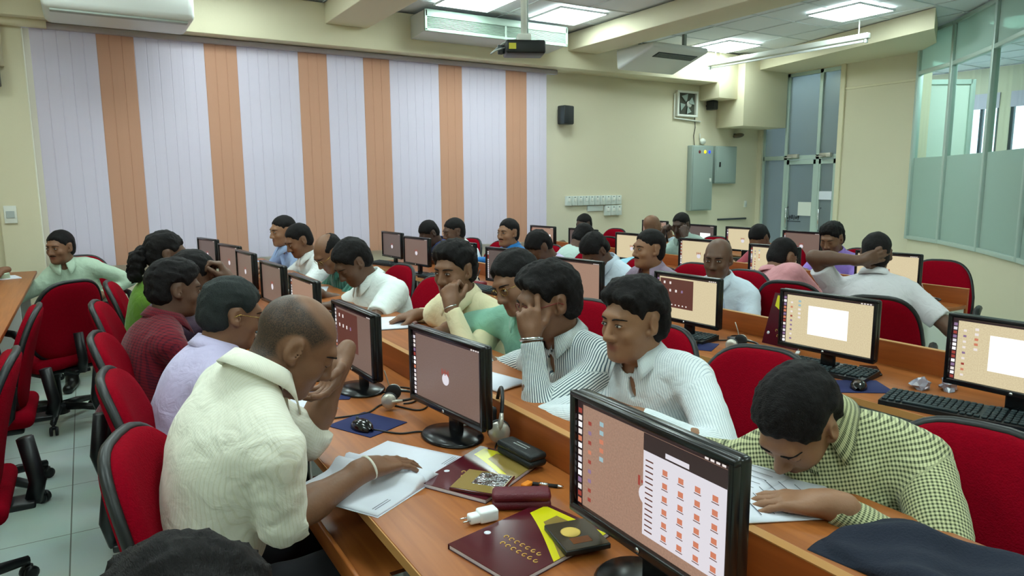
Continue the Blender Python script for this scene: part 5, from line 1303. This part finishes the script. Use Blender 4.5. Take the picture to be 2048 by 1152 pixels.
# row 3 / floor
open_book('white open book on the third desk in front of the man in pink', 4.42, 3.05, 60, .14, .2, D0, .015)
headset('silver headset at the open end of the third desk', 4.60, 2.42, D0 + .036, (R(90), 0, R(10)), .85)
keyboard('black keyboard on the third desk before the man in pink', 4.42, 3.5, -75)
keyboard('black keyboard under the dim farthest-desk monitor by the purple shirt', 5.95, 4.28, -70)
t = thing('computer_tower', 'black computer tower with a glowing blue light under the third desk', 'computer', (4.52, 2.62, 0), R(-55)); MB().box((0, 0, .235), (.18, .42, .43), .008).build('case', Mt['black_plastic'], t)
MB().box((0, -.215, .235), (.17, .012, .41), .004).build('front_panel', Mt['monitor_black'], t); MB().box((-.02, -.222, .36), (.035, .006, .022)).build('power_light', emit_mat('led_blue', (40, 90, 255), 5), t)
for s in (-1, 1):
    for yy in (-.16, .16): MB().box((s * .07, yy, .011), (.03, .04, .022), .004).build('foot', Mt['black_plastic'], t)
t = thing('computer_tower', 'grey computer tower under the nearest desk at the balding man\'s knee', 'computer', (.86, 2.1, 0), R(-90)); MB().box((0, 0, .225), (.18, .40, .41), .008).build('case', Mt['grey_laminate'], t); MB().box((0, -.205, .225), (.17, .012, .39), .004).build('front_panel', Mt['soft_black'], t)
for s in (-1, 1):
    for yy in (-.15, .15): MB().box((s * .07, yy, .011), (.03, .04, .022), .004).build('foot', Mt['black_plastic'], t)
t = thing('notepad', 'small notepad under the pale green sleeve on the side desk', 'notepad', (-.55, 6.5, PZ), R(15)); MB().box((0, 0, .005), (.15, .21, .009), .001).build('pages', Mt['paper'], t)

# ------------------------------------------------------------------ chairs
for x, y, f, lb in [
    (.29, 1.72, -20, 'red office chair under the balding man in cream'), (.29, 2.44, -8, 'red office chair behind the man in lavender'), (.27, 3.12, -8, 'red office chair behind the maroon checked shirt'),
    (.28, 4.02, -8, 'red office chair behind the dark-clothed person with raised hand'), (.36, 4.85, -6, 'red office chair behind the woman in green'),
    (-.52, 4.12, 180, 'empty red office chair tucked to the side desk, seen edge-on'), (-.54, 3.0, 180, 'empty red office chair at the side desk, cut off by the picture edge'), (-.25, 5.30, 122, 'empty red office chair with looped armrests facing away, before the man in pale green'),
    (-.02, 6.62, -80, 'red office chair holding the man in pale green'),
    (1.50, .72, 194, 'red office chair behind the olive checked shirt'), (1.72, 1.50, 198, 'red office chair behind the man in fine pinstripes'), (1.70, 2.02, 190, 'red office chair behind the bold striped shirt'),
    (1.84, 2.66, 192, 'red office chair under the man in mint'), (1.74, 3.08, 188, 'red office chair under the man in beige'), (1.62, 3.86, 200, 'red office chair between the white polo shirt and the beige shirt'), (1.66, 4.65, 190, 'red office chair under the man in dark green stripes'), (1.70, 5.62, 190, 'red office chair under the man in a white short-sleeved shirt near the blinds'),
    (1.74, 6.2, 190, 'red office chair under the smiling man in light blue'),
    (3.41, 3.03, 196, 'red office chair under the bald man in white'), (3.44, 3.52, 190, 'red office chair under the man in mauve'), (3.42, 4.03, 190, 'red office chair under the bowed man in pale blue-white'), (3.42, 4.7, 190, 'red office chair under the bowed man by the lilac collar'), (3.46, 5.38, 190, 'red office chair under the man in bright blue'), (3.30, 6.02, 190, 'red office chair under the white-shirted man in profile'), (3.24, 6.55, 190, 'red office chair under the man in navy'),
    (3.73, 2.70, 18, 'red office chair behind the man in pink'), (3.62, 2.16, 28, 'red office chair behind the man holding his head'), (3.62, 5.2, 0, 'red office chair under the bowed man in grey-green'),
    (5.04, 2.62, 200, 'empty red office chair behind the open end of the third desk'), (5.42, 3.52, 190, 'red office chair under the man in purple'), (5.46, 4.28, 190, 'red office chair under the bowed man in rose'), (5.46, 5.2, 190, 'red office chair under the man covering his face'), (5.1, 5.9, 0, 'red office chair under the bald man with raised fists'), (5.46, 6.85, 190, 'red office chair under the man in blue by the back wall'),
    (-.16, .82, 0, 'red office chair under the dark-haired head at the bottom edge')]:
    chair(x, y, f, lb)
# ------------------------------------------------------------------ people
NEAR, MID, FAR = QN, QM, QF
person('balding man in a cream shirt resting his chin on his hand over an open notebook', (.425, 1.75, 1.125), 6, -8, 38, hr=3, b=1.03, hips=(.115, 1.80), neck=(.315, 1.715, 1.045),
       R=dict(w=(.565, 1.655, .80), d=(.85, .28, -.12), n=(0, 0, -1), p='flat', E=(.335, 1.59, .745)), arm=(.29, .25), L=dict(w=(.60, 1.93, 1.03), d=(-.55, -.35, -.72), n=(-.75, -.1, .45), p='rest', e=(.7, .15, -1)),
       shirt='cream', sleeve='rolled', skin='brown', hair='stubble', hairm='stubble_hair', res=NEAR, extras=('thread_R', 'eyes_down', 'buttons'))
person('man in a lavender shirt with greying wavy hair and gold glasses, leaning to his screen', (.435, 2.72, 1.05), 5, 8, 18, b=1.05, hips=(.16, 2.66), shirt='lavender', skin='brown', hair='thick', hairm='grey_hair', res=MID, extras=('glasses',), L=dict(w=(.58, 2.86, .78)), R=dict(w=(.56, 2.60, .78)))
person('man in a maroon checked shirt with thick curly black hair', (.32, 3.46, 1.06), 8, 10, 12, hips=(.10, 3.40), shirt='maroon_check', skin='dark', hair='curly', res=MID, L=dict(w=(.56, 3.62, .78)), R=dict(w=(.54, 3.34, .78)))
person('person in dark clothes with a bangled hand raised to the forehead', (.455, 3.92, 1.055), 5, 0, 20, shirt='dark_purple', sleeve='short', skin='dark', hair='thick', res=MID, collar=False, extras=('bangle_R',), R=dict(w=(.61, 3.84, 1.04), d=(-.4, .15, .9), n=(-.9, .2, -.2), p='curl', e=(.3, -.4, -1)), hips=(.17, 4.02))
person('woman in a green blouse with a bushy black ponytail and gold earrings', (.385, 4.48, 1.13), 0, 5, 8, b=.88, hips=(.18, 4.6), shirt='green_blouse', sleeve='short', skin='dark', hair='long', res=MID, collar=False, open_neck=True)
person('man in a pale green shirt leaning back, hand on hip, by the blinds', (-.185, 6.40, 1.06), -95, -128, 8, hips=(-.02, 6.62), lean=.1, shirt='pale_green', skin='brown', hair='tidy', res=MID, extras=('moustache', 'buttons'), trousers='dark_trousers',
       R=dict(w=(-.56, 6.42, .90), d=(-.8, -.3, -.2), n=(0, 0, -1), p='flat', e=(-.1, .2, -1)), L=dict(w=(.06, 6.42, .66), d=(-.7, -.3, -.4), n=(-.3, .9, 0), p='rest', e=(1, .4, .1)))
person('young man in an olive checked shirt bent low over his papers', (1.36, .985, .975), 211, 184, 50, hr=-8, b=1.06, neck=(1.46, .985, .935), hips=(1.54, .90), shirt='olive_check', skin='light', hair='thick', res=NEAR, extras=('eyes_down', 'buttons'),
       L=dict(w=(1.25, .82, .868), d=(-.5, .85, -.12), n=(0, 0, -1), p='flat', e=(.7, -.8, -.5)), R=dict(w=(1.16, 1.06, .875), d=(-.5, -.75, -.1), n=(0, 0, -1), p='pen', e=(.1, 1, -.15)))
person('young man with swept-up black hair in a fine pinstripe shirt gazing at a screen', (1.435, 1.64, 1.095), 192, 183, 6, hips=(1.63, 1.52), b=.98, shirt='grey_pinstripe', skin='light', hair='puffy', res=NEAR, extras=('buttons',), open_neck=True,
       R=dict(w=(1.22, 1.50, .865), d=(-.3, -.9, 0), n=(0, 0, -1), p='rest', e=(-.2, 1, -.35)), L=dict(w=(1.26, 1.42, .875), d=(-.5, .7, 0), n=(0, 0, -1), p='rest', e=(.5, -1, -.5)))
person('young man in a bold striped shirt with red glasses rubbing the bridge of his nose', (1.33, 1.96, 1.12), 190, 172, 14, hips=(1.60, 1.94), shirt='dark_stripe', skin='brown', hair='puffy', res=NEAR, extras=('red_glasses', 'watch_L', 'buttons', 'moustache'), open_neck=True,
       L=dict(w=(1.215, 1.885, 1.015), d=(-.05, .12, 1), n=(.4, .85, 0), p='point', e=(.1, -.35, -1)), R=dict(w=(1.18, 2.30, .865), d=(-.9, .3, 0), n=(0, 0, -1), p='rest', e=(.3, .8, -.4)))
person('man in a mint short-sleeved shirt with thin glasses tilting his head', (1.50, 2.44, 1.115), 200, 190, 22, hr=14, hips=(1.75, 2.56), b=1.05, shirt='mint', sleeve='short', skin='brown', hair='thick', res=MID, extras=('glasses', 'buttons'),
       R=dict(w=(1.25, 2.72, .87), d=(-.7, -.6, 0), e=(.2, 1, -.2)), L=dict(w=(1.27, 2.38, .87)))
person('man in a beige shirt with a silver bracelet covering his mouth', (1.43, 2.87, 1.13), 205, 205, 10, hips=(1.68, 2.98), b=1.02, shirt='beige', skin='brown', hair='curly', res=MID, extras=('bangle_L', 'buttons'),
       L=dict(w=(1.325, 2.70, .99), d=(.1, .35, .9), n=(.75, .6, .1), p='curl', e=(.1, -.5, -1)), R=dict(w=(1.37, 3.17, .88), d=(-.75, .3, -.1), e=(.5, .8, -.3)))
person('stout man in a white polo shirt bent over the counter', (1.27, 3.84, 1.085), 192, 188, 40, b=1.15, hips=(1.56, 3.78), shirt='white_tee', sleeve='short', skin='dark', hair='thick', res=MID, extras=('eyes_down',),
       R=dict(w=(1.16, 4.22, .87), d=(-.9, .1, 0), e=(.4, .7, -.3)), L=dict(w=(1.13, 3.70, .87), d=(-.6, .7, 0), e=(.6, -.8, -.3)))
person('balding man in a dark green striped shirt looking down', (1.37, 4.62, 1.07), 188, 192, 40, hips=(1.63, 4.62), shirt='dark_green', skin='brown', hair='fringe', res=MID, extras=('eyes_down', 'glasses'), L=dict(w=(1.18, 4.5, .87)), R=dict(w=(1.18, 4.85, .87)))
person('man in a white short-sleeved shirt looking down near the blinds', (1.42, 5.58, 1.09), 188, 188, 28, hips=(1.66, 5.62), shirt='white', sleeve='short', skin='brown', hair='short', res=MID, extras=('moustache',), L=dict(w=(1.20, 5.45, .87)), R=dict(w=(1.20, 5.8, .87)))
person('smiling man in a light blue shirt nearest the blinds behind the white shirt', (1.40, 6.0, 1.14), 185, 195, 8, hips=(1.68, 6.2), shirt='light_blue', skin='light', hair='short', res=MID, L=dict(w=(1.22, 5.9, .87)), R=dict(w=(1.15, 6.3, .87)))
person('bald man in a white shirt with a blue-capped bottle before him', (3.22, 2.93, 1.065), 200, 206, 8, hips=(3.40, 2.98), shirt='white_blue', skin='dark', hair='none', res=MID, extras=('buttons',), L=dict(w=(3.12, 2.80, .76)), R=dict(w=(3.12, 3.1, .76)))
person('man in a mauve shirt with a goatee turned toward the blinds', (3.13, 3.44, 1.09), 190, 172, 2, hips=(3.40, 3.50), shirt='mauve', skin='light', hair='tidy', res=MID, extras=('moustache',), open_neck=True, L=dict(w=(3.08, 3.3, .76)), R=dict(w=(3.08, 3.62, .76)))
person('man in a pale blue-white shirt with his head bowed low beside the mauve shirt', (3.10, 3.97, 1.035), 188, 186, 52, hips=(3.38, 3.98), shirt='white_blue', skin='dark', hair='thick', res=MID, extras=('eyes_down',), L=dict(w=(3.06, 3.86, .76)), R=dict(w=(3.06, 4.1, .76)))
person('man with a shaggy bowed head and lilac shirt in front of the man in blue', (3.05, 4.62, 1.02), 190, 180, 50, hips=(3.36, 4.68), shirt='lavender', skin='dark', hair='thick', res=FAR, L=dict(w=(3.06, 4.5, .76)), R=dict(w=(3.06, 4.8, .76)))
person('man in a bright blue shirt looking up from the second row', (3.21, 5.36, 1.085), 192, 196, 2, hips=(3.42, 5.4), shirt='blue', skin='light', hair='short', res=MID, extras=('moustache',), L=dict(w=(3.08, 5.2, .76)), R=dict(w=(3.05, 5.75, .80), e=(.4, .8, -.2)))
person('man in a white shirt in profile before the white-band blinds', (3.02, 6.06, 1.065), 185, 178, 14, hips=(3.26, 6.02), shirt='white', skin='dark', hair='tidy', res=MID, L=dict(w=(3.0, 5.9, .76)), R=dict(w=(3.0, 6.2, .76)))
person('man in a navy shirt bending forward, farthest along the second row', (2.94, 6.46, 1.03), 188, 188, 42, hips=(3.2, 6.54), shirt='navy', skin='deep', hair='short', res=MID, L=dict(w=(2.99, 6.3, .76)), R=dict(w=(2.99, 6.6, .76)))
person('man in a pink shirt in profile writing at the third desk', (4.06, 3.12, 1.01), -2, -6, 32, hips=(3.80, 2.80), shirt='pink', skin='brown', hair='short', res=MID, extras=('eyes_down',), L=dict(w=(4.36, 3.22, .77), d=(.9, -.2, 0)), R=dict(w=(4.34, 2.98, .77), d=(.8, .5, 0), p='pen'))
person('man in a grey-white shirt seen from behind clasping the back of his head', (3.98, 2.41, 1.095), 28, 30, 4, hips=(3.72, 2.24), b=1.05, shirt='grey_white', sleeve='short', skin='dark', hair='short', res=MID, extras=('eyes_down',),
       L=dict(w=(3.785, 2.38, 1.07), d=(.84, -.42, .22), n=(.5, .86, .1), p='flat', e=(-.6, 1, .1)), R=dict(w=(4.20, 2.16, .77), d=(.8, .3, 0), n=(0, 0, -1), e=(-.2, -.8, -.5)))
person('man in a pale grey-green shirt with bowed head facing the third desk', (3.93, 5.2, 1.02), 2, 0, 42, hips=(3.66, 5.2), shirt='pale_grey_green', skin='dark', hair='short', res=FAR, L=dict(w=(4.24, 5.34, .77)), R=dict(w=(4.24, 5.1, .77)))
person('person in a cyan shirt stooping behind the mauve-shirted man', (3.98, 4.36, .96), 2, 0, 45, hips=(3.70, 4.44), shirt='cyan', skin='dark', hair='short', res=FAR, L=dict(w=(4.24, 4.5, .77)), R=dict(w=(4.24, 4.3, .77)))
person('man in a purple shirt with a thin moustache below the glass door', (5.15, 3.50, 1.06), 190, 190, 22, hips=(5.40, 3.52), shirt='purple', skin='brown', hair='curly', res=MID, extras=('moustache', 'eyes_down'), L=dict(w=(4.98, 3.35, .80)), R=dict(w=(4.98, 3.65, .80)))
person('man in a rose shirt with bowed head in front of the emblem monitor', (5.2, 4.26, 1.01), 188, 188, 45, hips=(5.46, 4.28), shirt='rose', skin='brown', hair='short', res=FAR, L=dict(w=(5.0, 4.1, .80)), R=dict(w=(5.0, 4.4, .80)))
person('man in a pale shirt pressing a hand over his face by the yellow wall', (5.2, 5.24, 1.085), 200, 198, 16, hips=(5.44, 5.22), shirt='pale_grey_green', skin='deep', hair='short', res=MID, extras=('eyes_down',), L=dict(w=(5.08, 5.06, .99), d=(.05, .35, .9), n=(.6, .8, 0), p='curl', e=(0, -.3, -1)), R=dict(w=(5.08, 5.38, .98), d=(0, -.3, .9), n=(.6, -.8, 0), p='curl', e=(0, .3, -1)))
person('bald man raising his fists to his chin in the last rows', (5.28, 5.75, 1.05), 10, -5, 6, hips=(5.06, 5.84), shirt='white_blue', skin='brown', hair='none', res=FAR, L=dict(w=(5.46, 5.78, .94), d=(-.1, -.2, .9), n=(-1, 0, 0), p='fist', e=(0, .3, -1)), R=dict(w=(5.46, 5.66, .94), d=(-.1, .2, .9), n=(-1, 0, 0), p='fist', e=(0, -.3, -1)))
person('man in a blue shirt half hidden at the back wall', (5.2, 6.88, 1.02), 188, 188, 18, hips=(5.46, 6.85), shirt='light_blue', skin='deep', hair='short', res=FAR, L=dict(w=(5.0, 6.7, .80)), R=dict(w=(4.98, 7.0, .80)))
person('head of tousled black hair rising at the bottom edge, dark shirt', (.05, .875, .955), 0, 25, 42, hr=-10, hips=(-.22, .84), shirt='black_cloth', skin='dark', hair='curly', res=.006, extras=('eyes_down',), L=dict(w=(.42, .98, .77)), R=dict(w=(.40, .72, .77)))
# ------------------------------------------------------------------ light, world, camera
w = bpy.data.worlds.new('World'); SC.world = w; w.use_nodes = True; nt = w.node_tree; bg = nt.nodes['Background']
bg.inputs['Color'].default_value = (.72, .82, 1.0, 1); bg.inputs['Strength'].default_value = 2.2
cam = bpy.data.cameras.new('camera'); co = bpy.data.objects.new('camera', cam); COL.objects.link(co); SC.camera = co
cam.sensor_width = 36; cam.lens = 1400 / 2048 * 36; cam.clip_start = .02; cam.clip_end = 60
CR = ((.8549, .0820, -.5122), (-.5187, .1225, -.8461), (-.0066, .9891, .1470))
CR = np.array(CAMROT)
M = Matrix([list(CR[0]) + [0], list(CR[1]) + [0], list(CR[2]) + [1.52], [0, 0, 0, 1]])
co.matrix_world = M
SC.view_settings.view_transform = 'Standard'; SC.view_settings.look = 'None'; SC.view_settings.gamma = 1; SC.view_settings.use_curve_mapping = False
SC.view_settings.exposure = EXPO
SC.cycles.use_denoising = True
SC.cycles.max_bounces = 8; SC.cycles.diffuse_bounces = 5; SC.cycles.transparent_max_bounces = 12; SC.cycles.caustics_reflective = False; SC.cycles.caustics_refractive = False; SC.cycles.sample_clamp_indirect = 4
